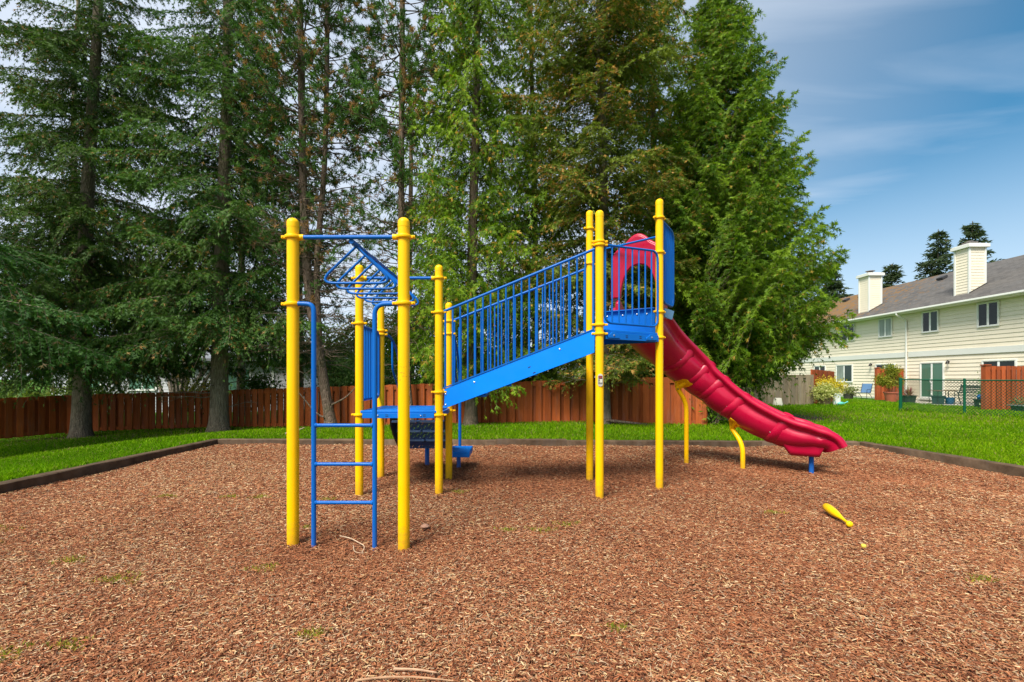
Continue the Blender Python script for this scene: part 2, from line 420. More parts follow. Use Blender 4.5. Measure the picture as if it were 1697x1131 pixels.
def chips():
    bands = [(1.5, 2.6, 14500), (2.6, 3.6, 11500), (3.6, 5.0, 8000), (5.0, 7.0, 5000), (7.0, 8.95, 3400)]
    XS, YS, SC = [], [], []
    for y0, y1, den in bands:
        w = min(1.16 * y1 + .9, 7.2); n = int(den * (y1 - y0) * 2 * w)
        x = RNG.uniform(-w, w, n); y = RNG.uniform(y0, y1, n)
        k = inside(x, y, .01) & (np.abs(x) < 1.16 * y + .9)
        XS.append(x[k]); YS.append(y[k]); SC.append(np.full(k.sum(), (14500 / den) ** .22))
    X = np.concatenate(XS); Y = np.concatenate(YS); sc = np.concatenate(SC); n = len(X)
    big = RNG.random(n)
    L = np.where(big > .93, RNG.uniform(.034, .062, n), RNG.uniform(.010, .030, n)) * sc
    Wd = np.clip(RNG.normal(.0050, .0016, n), .0026, .010) * sc * np.where(big > .97, .45, 1)
    H = Wd * RNG.uniform(.25, .6, n)
    yaw = RNG.uniform(0, 2 * PI, n); pit = RNG.normal(0, .20, n); rol = RNG.normal(0, .42, n)
    d = np.stack([np.cos(yaw) * np.cos(pit), np.sin(yaw) * np.cos(pit), np.sin(pit)], 1)
    s0 = np.stack([-np.sin(yaw), np.cos(yaw), np.zeros(n)], 1); u0 = np.cross(d, s0)
    s = s0 * np.cos(rol)[:, None] + u0 * np.sin(rol)[:, None]; u = np.cross(d, s)
    # drifts: where pale dry chips lie on top and where the red-brown bed is scuffed open
    drift = .5 + .5 * np.sin(X * .9 + 1.3 * np.sin(Y * .8)) * np.sin(Y * 1.1 + .7 * np.sin(X * 1.3) + .4)
    drift = np.clip(drift + .18 * np.sin(X * 3.7 + Y * 5.1) + .12 * np.sin(7.3 * X - 4.4 * Y), 0, 1)
    wear = np.exp(-(((X - .6) / 2.4) ** 2 + ((Y - 6.3) / 1.3) ** 2)) + np.exp(-(((X + 1.3) / .8) ** 2 + ((Y - 3.7) / .6) ** 2)) + .8 * np.exp(-(((X - 3.4) / 1.4) ** 2 + ((Y - 6.6) / .6) ** 2)) + np.exp(-(((X - 4.75) / .6) ** 2 + ((Y - 6.2) / .5) ** 2)) + .9 * np.exp(-(((X + .9) / 1.1) ** 2 + ((Y - 7.0) / .7) ** 2))
    pale = np.clip(.11 + .19 * drift - .24 * wear, .02, .45)
    q = RNG.random(n)
    pal = np.array([(.37, .145, .062), (.32, .110, .045), (.26, .082, .033), (.41, .182, .085), (.18, .060, .028), (.36, .165, .084)])
    pal2 = np.array([(.56, .36, .17), (.50, .30, .135), (.64, .45, .25), (.40, .27, .17), (.50, .35, .21)])
    c = pal[RNG.integers(0, len(pal), n)]; c2 = pal2[RNG.integers(0, len(pal2), n)]
    damp = np.clip(.5 + .5 * np.sin(X * .55 + 2.1 + 1.1 * np.sin(Y * .9)) * np.sin(Y * .7 + 1.0), 0, 1)
    c = np.where((q < pale)[:, None], c2, c) * RNG.uniform(.75, 1.18, n)[:, None] * (.86 + .2 * damp)[:, None]
    z = mz(X, Y) + RNG.uniform(-.004, .014, n)
    ctr = np.stack([X, Y, z], 1)
    bend = RNG.normal(0, .12, n) * L
    A = ctr - d * (L / 2)[:, None]; B = ctr + d * (L / 2)[:, None] + s * bend[:, None]
    w = (s * (Wd / 2)[:, None]); h = u * H[:, None]
    tp = RNG.uniform(.4, 1, n)[:, None]
    a0, a1, a2 = A - w, A + h, A + w; b0, b1, b2 = B - w * tp, B + h * tp, B + w * tp
    v = np.stack([a0, b0, b1, a1, a1, b1, b2, a2], 1).reshape(-1, 3)
    o = np_obj('bark_chips', v, 2 * n, 4, CHIPM, col=np.repeat(c, 8, 0))
    tag(o, 'reddish brown bark chips and pale wood shreds covering the play area', 'bark mulch', kind='stuff')
chips()

def grass():
    n = 620000
    inv = RNG.random(n); y0, y1, p = 4.0, 34.0, -.55        # density falls off with distance
    Y = (y0 ** p + inv * (y1 ** p - y0 ** p)) ** (1 / p)
    X = RNG.uniform(-1.2, 1.2, n) * Y + RNG.uniform(-.6, .6, n)
    keep = ~inside(X, Y, -.15) & (X < 20.3) & (X > -19)
    fenceY = np.interp(X, [-16, -12.2, 5, 5.2], [14.6, 16.4, 12.2, 40]); keep &= Y < fenceY + .6
    keep &= RNG.random(n) > bare(X, Y) * .9
    X, Y = X[keep], Y[keep]; n = len(X)
    patch = .5 + .25 * np.sin(X * 1.9 + np.sin(Y * 1.4)) + .25 * np.sin(Y * 2.3 + 1.7 * np.sin(X * .9))
    lod = np.clip(Y / 8.0, .8, 3.0)
    edge = np.minimum(np.minimum(np.abs(X - left_edge(Y)), np.abs(X - right_edge(Y))), np.abs(Y - back_edge(X)))
    h = RNG.uniform(.028, .062, n) * (.8 + .45 * patch) * np.where(edge < .4, 1.25, 1) * np.sqrt(lod)
    fx = np.exp(-((np.abs(X - np.interp(Y, [12.5, 17], [15.0, 13.85])) / .14) ** 2)) * (Y < 17.1) * (Y > 12)
    h *= 1 + 1.3 * fx
    w = RNG.uniform(.0035, .0065, n) * lod * 1.15
    a = RNG.uniform(0, 2 * PI, n); lean = RNG.uniform(.1, .75, n)
    la = RNG.uniform(0, 2 * PI, n)
    P = np.stack([X, Y, gz(X, Y) - .004], 1)
    wv = np.stack([np.cos(a), np.sin(a), np.zeros(n)], 1) * w[:, None]
    tipd = np.stack([np.cos(la) * lean, np.sin(la) * lean, np.ones(n)], 1)
    T = P + tipd * h[:, None]; Mid = P + tipd * (h * .5)[:, None] * np.array([.6, .6, 1.1])
    v = np.stack([P - wv, P + wv, Mid + wv * .75, T, T, Mid - wv * .75], 1)
    v = np.stack([P - wv, P + wv, T + wv * .12, Mid - wv * .8], 1).reshape(-1, 3)
    pal = np.array([(.118, .265, .002), (.155, .315, .003), (.088, .212, .002), (.215, .350, .012), (.128, .280, .002)])
    c = pal[RNG.integers(0, len(pal), n)] * RNG.uniform(.8, 1.2, n)[:, None] * (.85 + .3 * patch)[:, None]
    big = .5 + .5 * np.sin(X * .62 + 1.3 * np.sin(Y * .5)) * np.sin(Y * .55 + .8)
    c *= np.stack([.88 + .36 * big, .92 + .14 * big, np.ones(n)], 1)
    under = np.exp(-((Y - 14.0) / 1.6) ** 2) * .16
    dry = RNG.random(n) < .035 + under + .25 * bare(X, Y); c[dry] = np.array((.30, .24, .09))
    o = np_obj('grass', v, n, 4, GRASSM, col=np.repeat(c, 4, 0))
    tag(o, 'short bright green grass of the lawn around the play area', 'grass', kind='stuff')
grass()

def moss():
    spots = [(-2.55, 3.05, .16), (-3.15, 3.35, .12), (-4.55, 4.05, .26), (-4.2, 3.75, .12), (-2.15, 2.28, .10), (-2.38, 2.2, .13), (-3.75, 5.1, .12), (-3.05, 5.1, .1), (-2.7, 5.05, .12), (-1.98, 5.05, .12),
             (-.62, 5.4, .14), (.25, 4.05, .14), (.48, 4.2, .12), (3.0, 3.0, .1), (-1.7, 3.2, .12), (2.5, 4.5, .1), (-.05, 4.0, .09), (-1.0, 2.35, .09), (.55, 2.45, .08), (2.55, 2.2, .09), (-1.75, 4.05, .08)]
    X, Y = [], []
    for x, y, r in spots:
        r = r * .72; n = int(1500 * r); a = RNG.uniform(0, 2 * PI, n); rr = r * np.sqrt(RNG.random(n)) * (1 + .4 * np.sin(3 * a + x))
        X.append(x + rr * np.cos(a) * 1.3); Y.append(y + rr * np.sin(a) * .7)
    X = np.concatenate(X); Y = np.concatenate(Y); n = len(X)
    P = np.stack([X, Y, mz(X, Y) + .004], 1); a = RNG.uniform(0, 2 * PI, n); la = RNG.uniform(0, 2 * PI, n)
    wv = np.stack([np.cos(a), np.sin(a), np.zeros(n)], 1) * .003
    T = P + np.stack([np.cos(la) * .8, np.sin(la) * .8, np.ones(n)], 1) * RNG.uniform(.008, .024, n)[:, None]
    v = np.stack([P - wv, P + wv, T + wv * .5, T - wv * .5], 1).reshape(-1, 3)
    c = np.array([(.24, .26, .03), (.15, .19, .02), (.38, .33, .04)])[RNG.integers(0, 3, n)]
    o = np_obj('moss', v, n, 4, GRASSM, col=np.repeat(c, 4, 0))
    tag(o, 'small yellow green moss tufts growing among the bark chips', 'moss', kind='stuff')
moss()

# ------------------------------------------------------------------ timber edging of the mulch
def timber(p, q, label, hz=.112, w=.14):
    p = Vector((*p, 0)); q = Vector((*q, 0)); L = (q - p).length; k = max(3, int(L / .25))
    sd = (q - p).normalized().cross(V(0, 0, 1)); m = MB(); vs = []
    rr = random.Random(label)
    for i in range(k + 1):
        c = p.lerp(q, i / k); j = lambda a: rr.uniform(-a, a)
        for a, z in ((-w / 2, -.12), (-w / 2, hz - .012), (-w / 2 + .012, hz), (w / 2 - .012, hz), (w / 2, hz - .012), (w / 2, -.12)):
            vs.append(c + sd * (a + j(.004)) + V(0, 0, z + (j(.004) if z > 0 else 0)))
    fs = [(i * 6 + a, i * 6 + a + 1, (i + 1) * 6 + a + 1, (i + 1) * 6 + a) for i in range(k) for a in range(5)]
    fs += [tuple(range(6)), tuple(k * 6 + a for a in range(5, -1, -1))]
    m.add(vs, fs)
    o = m.build('edging_timber', TIMBER); tag(o, label, 'timber', 'weathered timbers edging the mulch'); return o
timber((-5.78, 3.2), (-5.735, 5.75), 'weathered edging timber left of the mulch, the one nearest the camera')
timber((-5.735, 5.752), (-5.69, 9.05), 'weathered edging timber on the left side, ending at the far left corner')
timber((-5.61, 9.05), (-3.0, 8.975), 'weathered edging timber along the back of the mulch, touching the far left corner')
timber((-2.998, 8.975), (-.3, 8.892), 'weathered edging timber along the back of the mulch, behind the low blue platform')
timber((-.298, 8.892), (1.02, 8.852), 'short raised weathered edging timber at the back, below the middle of the sloping railing', .13)
timber((1.022, 8.852), (4.6, 8.735), 'long weathered edging timber along the back of the mulch, behind the tall yellow deck posts')
timber((4.602, 8.735), (6.36, 8.675), 'weathered edging timber behind the foot of the red slide, touching the far right corner')
timber((6.445, 8.67), (6.80, 6.15), 'weathered edging timber on the right side, starting at the far right corner')
timber((6.80, 6.148), (7.42, 2.05), 'weathered edging timber on the right side, running out of the frame')

# ------------------------------------------------------------------ the play structure
PLAY = tag(empty('play_structure', (-.2, 5.4, 0)), 'yellow and blue metal play structure with triangle rung overhead ladder, sloping railing and red slide', 'playground')
PR = .0445
P_LF, P_RF = (-1.703, 3.66), (-.832, 3.62)                     # two front ladder posts
D_NL, D_NR, D_FL, D_FR = (-1.722, 5.31), (-.824, 5.31), (-1.716, 6.16), (-.826, 6.16)    # low square deck
A, B, C = (.943, 5.07), (1.735, 5.54), (.992, 6.01)            # high triangular deck
def ring(m, x, y, z, ang=0, h=.027):
    m.lathe([(PR + .001, z - h / 2), (PR + .014, z - h / 2), (PR + .017, z - h / 4), (PR + .017, z + h / 4), (PR + .014, z + h / 2), (PR + .001, z + h / 2)], (x, y, 0), 20)
    for s in (0, PI):
        a = ang + s; c, sn = math.cos(a), math.sin(a)
        m.box((x + c * (PR + .026), y + sn * (PR + .026), z), (.034, .030, h * .82), rz=a)
        m.tube([(x + c * (PR + .03) - sn * .02, y + sn * (PR + .03) + c * .02, z), (x + c * (PR + .03) + sn * .024, y + sn * (PR + .03) - c * .024, z)], .007, 6)
def post(p, top, clamps, label=None, ang=0):
    x, y = p; m = MB(); m.tube([(x, y, -.25), (x, y, top - .065)], PR, 24)
    o = m.build('post', YELLOW, PLAY)
    c = MB(); r = PR + .0012
    c.lathe([(r, top - .075), (r, top - .04)] + [(r * math.cos(a), top - .04 + .04 * math.sin(a)) for a in np.linspace(.15, PI / 2 - .08, 7)], (x, y, 0), 24)
    c.build('post_cap', YELLOW, o)
    for z in clamps:
        k = MB(); ring(k, x, y, z, ang); k.build('clamp', YELLOW, o, bevel=.003)
    if label: o['label'] = label
    return o
post(P_LF, 2.535, [2.385, 1.866]); post(P_RF, 2.525, [2.375, 1.866])
post(D_NL, 2.565, [2.415, 1.905, .875]); nr = post(D_NR, 2.565, [2.415, 2.03, 1.13, .872])
post(D_FL, 2.255, [1.905, 1.855, .875]); post(D_FR, 2.275, [2.03, 1.865, 1.13, .86])
pa = post(A, 3.095, [2.755, 2.72, 1.862, 1.765], 'tall yellow post carrying a small warning plate')
post(B, 3.395, [3.17, 2.765, 2.065, 1.765], ang=.5); post(C, 3.425, [3.19, 2.745, 1.86, 1.765], ang=.5)

rr_ = random.Random(5); GLUE = mat_plain('sticker_glue', (.42, .22, .02, 1), .8, .4, 90)
for k in range(16):
    a0 = -PI / 2 + rr_.uniform(-.62, .62); z0 = 1.375 + rr_.choice([.0, .0, .0, -.02, -.045, -.07, -.10]) + rr_.uniform(-.004, .004); da, dz = rr_.uniform(.05, .16), rr_.uniform(.0015, .006)
    res = MB(); res.add([(P_RF[0] + (PR + .0009 + .00004 * k) * math.cos(a), P_RF[1] + (PR + .0009 + .00004 * k) * math.sin(a), z) for z in (z0, z0 + dz) for a in (a0, a0 + da / 2, a0 + da)], [(0, 1, 4, 3), (1, 2, 5, 4)])
    res.build('sticker_scrap', GLUE, [o for o in PLAY.children if o.name == 'post.001'][0], fix=False)
# warning plate on the tall post
def plate():
    x, y = A; y = y - PR - .006; z0 = 1.265
    def pill(w, h, zc, yy, t):
        P = [];  r = w / 2
        for k in range(9): P.append((x + r * math.cos(PI * k / 8), yy, zc + h / 2 - r + r * math.sin(PI * k / 8)))
        for k in range(9): P.append((x - r * math.cos(PI * k / 8), yy, zc - h / 2 + r - r * math.sin(PI * k / 8)))
        m = MB(); m.prism(P, (0, t, 0)); return m
    o = pill(.054, .136, z0, y, .010).build('warning_plate', mat_plain('plate_silver', (.62, .60, .52, 1), .35, metal=.3), pa)
    def rect(name, lo, hi, c):
        m = MB(); m.b2((x + lo[0], y - .0025, z0 + lo[1]), (x + hi[0], y + .003, z0 + hi[1])); return m
    m = MB()
    def r(a, b, c, d, mi): m.b2((x + a, y - .0022 - .0008 * (mi > 0), z0 + b), (x + c, y + .002, z0 + d), mi)
    r(-.021, -.040, .021, .047, 0); r(-.0195, .040, .0195, .0455, 1); r(-.0195, .022, .0195, .037, 1)
    r(-.006, -.026, .0185, .012, 2); r(-.0195, -.004, -.009, .016, 3); r(-.0175, -.024, -.010, -.010, 2); r(-.017, -.037, .015, -.029, 3)
    m.build('plate_print', [mat_plain('print_black', (.02, .02, .02, 1), .5), mat_plain('print_red', (.30, .035, .045, 1), .5), mat_plain('print_cream', (.62, .60, .48, 1), .5), mat_plain('print_grey', (.30, .28, .26, 1), .5)], pa, smooth=False)
plate()

def bolts(spots, parent, r=.010, M=None, mat=None):
    for c in spots:
        b = MB(); b.lathe([(r, 0), (r, .004), (r * .4, .008)], c, 8, M=M if M is not None else Matrix.Rotation(R(90), 3, 'X')); b.build('bolt', mat or BOLT, parent)
def part(m, name, mat=BLUE, parent=PLAY, **k): return m.build(name, mat, parent, **k)
# crossbars and overhead ladder
for p, q, z0, z1 in ((P_LF, P_RF, 2.385, 2.375), (D_NL, D_NR, 2.415, 2.415)):
    m = MB(); m.tube([(p[0] + .04, p[1], z0), (q[0] - .04, q[1], z1)], .0170, 14)
    o = part(m, 'crossbar')
    for e, s, zz in ((p, 1, z0), (q, -1, z1)):
        k = MB(); k.tube([(e[0] + s * .04, e[1], zz), (e[0] + s * .085, e[1], zz)], .0225, 14); k.build('end_sleeve', YELLOW, o)
m = MB(); m.tube([(-1.245, 3.645, 2.352), (-1.245, 3.72, 2.352), (-1.262, 5.25, 2.385), (-1.262, 5.31, 2.39)], .020, 14)
over = part(m, 'overhead_beam')
for i in range(6):
    y = 3.76 + .268 * i; zb = 2.352 + .033 * (y - 3.65) / 1.65; x = -1.244 - .004 * i
    P = fillet([(x, y, zb - .012), (x - .305, y, zb - .305), (x + .305, y, zb - .305), (x, y, zb - .012)], .135, 9)
    m = MB(); m.tube(P, .0105, 10); m.build('triangle_rung', BLUE, over)
# vertical ladder
lad = tag(empty('ladder', (-1.27, 3.64, 0)))
set_parent(lad, PLAY)
for x, px, s in ((-1.533, P_LF[0], -1), (-1.062, P_RF[0], 1)):
    m = MB(); m.tube(fillet([(x, 3.64, -.2), (x, 3.64, 1.862), (px - s * .05, 3.64, 1.866)], .15, 10), .0185, 12); m.build('ladder_rail', BLUE, lad)
for z in (.925, .625, .328):
    m = MB(); m.tube([(-1.533, 3.64, z), (-1.062, 3.64, z)], .0145, 12)
    for x, s in ((-1.533, 1), (-1.062, -1)): m.tube([(x + s * .012, 3.64, z), (x + s * .022, 3.64, z), (x + s * .03, 3.64, z)], [.021, .019, .0146], 12)
    m.build('rung', BLUE, lad)

# low deck
m = MB()
m.b2((-1.70, 5.27, .895), (-.845, 6.20, .922)); deck = part(m, 'low_deck', BLUE_DK, bevel=.006)
m = MB()
m.b2((-1.675, 5.262, .838), (-.872, 5.292, .8945)); m.b2((-1.675, 6.178, .838), (-.872, 6.208, .8945))
m.b2((-1.735, 5.36, .838), (-1.705, 6.11, .8945)); m.b2((-.842, 5.36, .838), (-.812, 6.11, .8945))
part(m, 'deck_skirt', BLUE_DK, deck, bevel=.003)
bolts([(-1.50, 5.260, .868), (-1.02, 5.260, .868)], deck, .008)
for x in (-1.40, -.93 - .05):
    for z in (.860, .876): m = MB(); m.b2((x - .016, 5.2605, z - .003), (x + .016, 5.264, z + .003)); m.build('slot', STEPDK, deck)

# panels of upright bars in a bent tube frame
def guard(name, P, Q, zb, zt, n, r=.0095, fr=.013, bow=.05, ztq=None, zbq=None, frame_ends=True):
    P, Q = Vector((*P, 0)), Vector((*Q, 0)); ztq = zt if ztq is None else ztq; zbq = zb if zbq is None else zbq
    m = MB()
    m.tube(fillet([P + V(0, 0, zt), P + V(0, 0, zb), Q + V(0, 0, zbq), Q + V(0, 0, ztq), P + V(0, 0, zt)], bow, 7), fr, 10)
    o = part(m, name)
    for i in range(n):
        t = (i + 1) / (n + 1); c = P.lerp(Q, t)
        b = MB(); b.tube([c + V(0, 0, zb + (zbq - zb) * t), c + V(0, 0, zt + (ztq - zt) * t)], r, 8); b.build('guard_bar', BLUE, o)
    return o
guard('side_guard', (-1.735, 5.375), (-1.730, 6.10), 1.035, 1.885, 7, r=.0155, fr=.0165, bow=.09)

# sloping stair: stringers, treads and railings
def stair_side(name, p, q, outer):
    x0, x1 = p[0] + .06, q[0] - .055; y0, y1 = p[1], q[1]
    def yy(x): return y0 + (y1 - y0) * (x - x0) / (x1 - x0)
    Zt = lambda x: 1.165 + (1.808 - 1.165) * (x - x0) / (x1 - x0)
    m = MB(); m.prism([(x0, yy(x0) - .01, .942), (x0, yy(x0) - .01, Zt(x0)), (x1, yy(x1) - .01, Zt(x1)), (x1, yy(x1) - .01, 1.562)], (0, .022, 0))
    st = part(m, 'stringer', BLUE_SH, bevel=.003)
    m = MB(); m.bar((x0 - .01, yy(x0) + .001, Zt(x0) + .008), (x1, yy(x1) + .001, Zt(x1) + .008), .036, .012); m.build('stringer_flange', BLUE, st)
    bolts([(x, yy(x) - .0095, z) for x, z in ((x0 + .018, .985), (x0 + .018, 1.105), (.52, 1.60), (-.42, 1.24)) if z < Zt(x)], st)
    for x, z in ((.19, 1.405), (.245, 1.345)): m = MB(); m.bar((x - .014, yy(x) - .0105, z - .003), (x + .014, yy(x) - .0105, z + .008), .004, .010); m.build('slot', STEPDK, st)
    xa, xb = x0 + .012, x1 - .012; Zr = lambda x: 2.045 + (2.672 - 2.045) * (x - xa) / (xb - xa)
    m = MB(); m.tube([(xa, yy(xa), Zt(xa) + .012), (xa, yy(xa), Zr(xa) - .014)], .012, 10)
    m.tube([(xb, yy(xb), Zt(xb) + .012), (xb, yy(xb), Zr(xb) - .014)], .012, 10)
    m.tube([(xa - .012, yy(xa), Zr(xa) - .004), (xb + .012, yy(xb), Zr(xb) + .004)], .0155, 12)
    rl = part(m, 'railing')
    n = 18
    for i in range(n):
        x = xa + (xb - xa) * (i + 1) / (n + 1)
        b = MB(); b.tube([(x, yy(x), Zt(x) + .012), (x, yy(x), Zr(x))], .0095, 8); b.build('baluster', BLUE, rl)
stair_side('near', D_NR, A, -1)
stair_side('far', D_FR, C, 1)
for i in range(5):
    f = (i + .7) / 5.6; x = -.76 + 1.60 * f; z = .99 + .72 * (i + 1) / 6
    yn = 5.31 - .24 * f + .02; yf = 6.16 - .15 * f - .02
    m = MB(); m.b2((x - .02, yn, z - .035), (x + .27, yf, z)); part(m, 'stair_tread', BLUE_DK, bevel=.004)

# high triangular deck
def tri(z0, z1, shrink=.0):
    ctr = (V(*A) + V(*B) + V(*C)) / 3
    P = []
    for p, q in ((A, B), (B, C), (C, A)):
        p, q = V(*p), V(*q); t = (q - p).normalized(); o = (((p + q) / 2) - ctr).normalized() * .03
        P += [p + t * .06 + o, q - t * .06 + o]
    m = MB(); m.prism([(p.x, p.y, z0) for p in P], (0, 0, z1 - z0)); return m
hd = part(tri(1.785, 1.812), 'high_deck', BLUE_DK, bevel=.004)
for p, q, nm in ((A, B, 'front'), (B, C, 'rear'), (C, A, 'inner')):
    p, q = V(*p, 0), V(*q, 0); t = (q - p).normalized(); o = t.cross(V(0, 0, 1)) * .03
    m = MB(); m.bar(p + t * .055 + o + V(0, 0, 1.745), q - t * .055 + o + V(0, 0, 1.745), .02, .076)
    sk = m.build('deck_skirt', BLUE_DK, hd, bevel=.003)
    if nm == 'front':
        for d in (.16, .74):
            c = p + t * d + o * 1.42 + V(0, 0, 1.752); m = MB()
            Pm = [c + t * a + V(0, 0, b) for a, b in ((-.085, -.03), (.085, -.03), (.085, -.005), (.05, .012), (.028, .036), (-.028, .036), (-.05, .012), (-.085, -.005))]
            m.prism(Pm, o * .3); m.build('mounting_ear', BLUE_DK, hd, bevel=.003)
        bolts([p + t * d + o * 1.72 + V(0, 0, 1.752) for d in (.16, .74)], hd, .011, Matrix.Rotation(math.atan2(t.y, t.x), 3, 'Z') @ Matrix.Rotation(R(90), 3, 'X'))
        for d in (.36, .57):
            for z in (1.737, 1.757): m = MB(); m.bar(p + t * (d - .016) + o * 1.34 + V(0, 0, z), p + t * (d + .016) + o * 1.34 + V(0, 0, z), .004, .006); m.build('slot', STEPDK, hd)
tv = (V(*B) - V(*A)).normalized()
guard('front_guard', V(*A) + tv * .058 + V(.012, -.02), V(*B) - tv * .055 + V(.012, -.02), 1.885, 2.725, 7, bow=.10, ztq=2.765, r=.0095)
OUT = V(.527, .850)                                            # the way the slide leaves the deck
guard('flank_guard', V(*B) + OUT * .06 + V(.02, 0), V(*B) + OUT * .60 + V(.02, 0), 2.19, 3.15, 5, bow=.13, r=.011, fr=.0155)
guard('flank_guard', V(*C) + OUT * .06, V(*C) + OUT * .52, 1.98, 3.06, 4, bow=.13, r=.011, fr=.0155)
m = MB(); m.tube([(*(V(*C) + OUT * .50), 3.045), (*(V(*B) + OUT * .30), 3.05)], .014, 10); part(m, 'hood_bar')
bc = (V(*B) - V(*C)).normalized()
m = MB(); a, b = V(*C) + bc * .06 + OUT * .05, V(*B) - bc * .06 + OUT * .05
m.bar((*a, 1.965), (*b, 1.965), .018, .30); ru = part(m, 'riser_panel', BLUE_DK, bevel=.003)
m = MB(); m.bar((*(a - OUT * .012), 2.118), (*(b - OUT * .012), 2.118), .07, .014); m.build('riser_lip', BLUE, ru, bevel=.003)
bolts([(*(V(*C) + bc * d + OUT * .036), 2.06) for d in (.22, .42, .60, .72)], ru, .010, Matrix.Rotation(R(-31), 3, 'Z') @ Matrix.Rotation(R(90), 3, 'X'))
m = MB(); cb = V(*B) + OUT * .17 + V(.05, -.01)
m.prism([(cb.x - .03, cb.y, 2.13), (cb.x + .10, cb.y + .05, 2.10), (cb.x + .07, cb.y + .04, 1.99), (cb.x - .03, cb.y, 2.02)], (-.008, .02, 0)); part(m, 'slide_bracket', mat_plain('bracket_steel_blue', (.10, .22, .36, 1), .4), bevel=.003)

# ------------------------------------------------------------------ red slide (moulded chute, hood, lips, supports)
CEN = [(1.66, 6.27, 2.20), (1.73, 6.39, 2.115), (1.83, 6.54, 1.99), (2.08, 6.80, 1.80), (2.40, 6.98, 1.575), (2.71, 7.06, 1.355), (2.98, 7.03, 1.150), (3.29, 6.92, .90), (3.60, 6.76, .69), (3.89, 6.60, .535), (4.12, 6.475, .475), (4.24, 6.415, .465), (4.315, 6.378, .425), (4.355, 6.358, .36)]
NS = 132
CP = crspline(CEN, NS)
arc = np.concatenate([[0], np.cumsum(np.linalg.norm(np.diff(CP, axis=0), axis=1))])
CP = np.stack([np.interp(np.linspace(0, arc[-1], NS), arc, CP[:, k]) for k in range(3)], 1); SL = arc[-1]
def frame(i):
    t = V(*(CP[min(i + 1, NS - 1)] - CP[max(i - 1, 0)])).normalized(); sd = V(t.x, t.y, 0).normalized().cross(V(0, 0, 1)); up = sd.cross(t); return t, sd, up
JOINTS = [.055] + [float(np.argmin(np.abs(CP[:, 0] - x))) / (NS - 1) for x in (2.38, 2.69, 2.97, 3.27, 3.77)]                           # where the moulded lips sit, as fractions of the length
edges_ = [0.0] + JOINTS + [.93, 1.0]
def prof(out, lip=True):
    """half profile of the U, from the rim to the bottom: (sideways, up)"""
    a = np.linspace(0, PI / 2, 9); w, d = .262 + out, .245 + out
    pts = [(w * math.cos(x), -d * math.sin(x)) for x in a]
    return pts
def chute():
    m = MB(); rings = []
    for i in range(NS):
        u = i / (NS - 1); t, sd, up = frame(i); c = V(*CP[i])
        j = max(k for k in range(len(edges_) - 1) if u >= edges_[k]); s = (u - edges_[j]) / (edges_[j + 1] - edges_[j])
        scal = .030 * math.sin(PI * min(1, max(0, s))) ** .8 if u < .93 else .012       # each section swells outside
        wv = .022 * math.sin(PI * s) if u < .93 else 0                         # its wall top scoops down
        fl = sstep(.88, 1.0, u); wall = .205 - .08 * fl - .015 * sstep(.55, .8, u) - .15 * (1 - sstep(0, .10, u))
        dn = 1 - .42 * sstep(.80, .93, u)
        w, d = .262, .214 * dn
        inner = [(w, wall), (w, .06)] + [(w * math.cos(a), -d * math.sin(a)) for a in np.linspace(.12, PI - .12, 15)] + [(-w, .06), (-w, wall)]
        lipR = [(-w - .030, wall + .012), (-w - .075, wall - .004), (-w - .088, wall - .04), (-w - .080, wall - .066), (-w - .045, wall - .078)]
        ow, od = w + .022 + scal, d + .022 + scal * .9
        outer = [(-w - .014, wall - .11 - wv * .5), (-w - .018 - scal * .6, wall - .135 - wv), (-ow, .015 - wv)] + [(-ow * math.cos(a), -od * math.sin(a)) for a in np.linspace(.12, PI - .12, 15)] + [(ow, .015 - wv), (w + .018 + scal * .6, wall - .135 - wv), (w + .014, wall - .11 - wv * .5)]
        lipL = [(x * -1, y) for x, y in reversed(lipR)]
        prf = inner + lipR + outer + lipL
        rings.append([c + sd * x + up * y for x, y in prf])
    k = len(rings[0]); vs = [p for r in rings for p in r]
    fs = [(i * k + a, i * k + (a + 1) % k, (i + 1) * k + (a + 1) % k, (i + 1) * k + a) for i in range(NS - 1) for a in range(k)]
    fs += [tuple(range(k)), tuple((NS - 1) * k + a for a in range(k - 1, -1, -1))]
    m.add(vs, fs)
    o = m.build('slide', RED, PLAY)
    me = o.data; me.set_sharp_from_angle(angle=R(70))
    return o
slide = chute()
# raised lips across the outside at the section joints
for J in JOINTS:
    m = MB(); i0 = int(J * (NS - 1)); t, sd, up = frame(i0); c = V(*CP[i0]); vs = []; n = 27
    for side, (o0, hw) in enumerate(((.010, .085), (.034, .060), (.044, .0), (.036, -.050), (.008, -.072))):
        for a in np.linspace(-.38, PI + .38, n):
            w = .262 + o0; d = .214 + o0; x, y = w * math.cos(a), -d * math.sin(a)
            if a < 0: x, y = w, .55 * -a * w / .258 * .9
            if a > PI: x, y = -w, .55 * (a - PI) * w / .258 * .9
            rake = .20 * y                                      # the lip rakes back towards the rim
            vs.append(c + sd * x + up * y + t * (hw + rake + .02))
    fs = [(r * n + a, r * n + a + 1, (r + 1) * n + a + 1, (r + 1) * n + a) for r in range(4) for a in range(n - 1)] + [tuple(r * n for r in range(5)), tuple(r * n + n - 1 for r in range(4, -1, -1))]
    m.add(vs, fs); o = m.build('joint_lip', RED, slide); o.data.set_sharp_from_angle(angle=R(75))
    for sgn in (1, -1): bolts([c + sd * (x * sgn) + up * y - t * .055 for y, x in ((-.09, .270), (.125, .285))], slide, .008, Matrix((t, up, sd * sgn)).transposed())
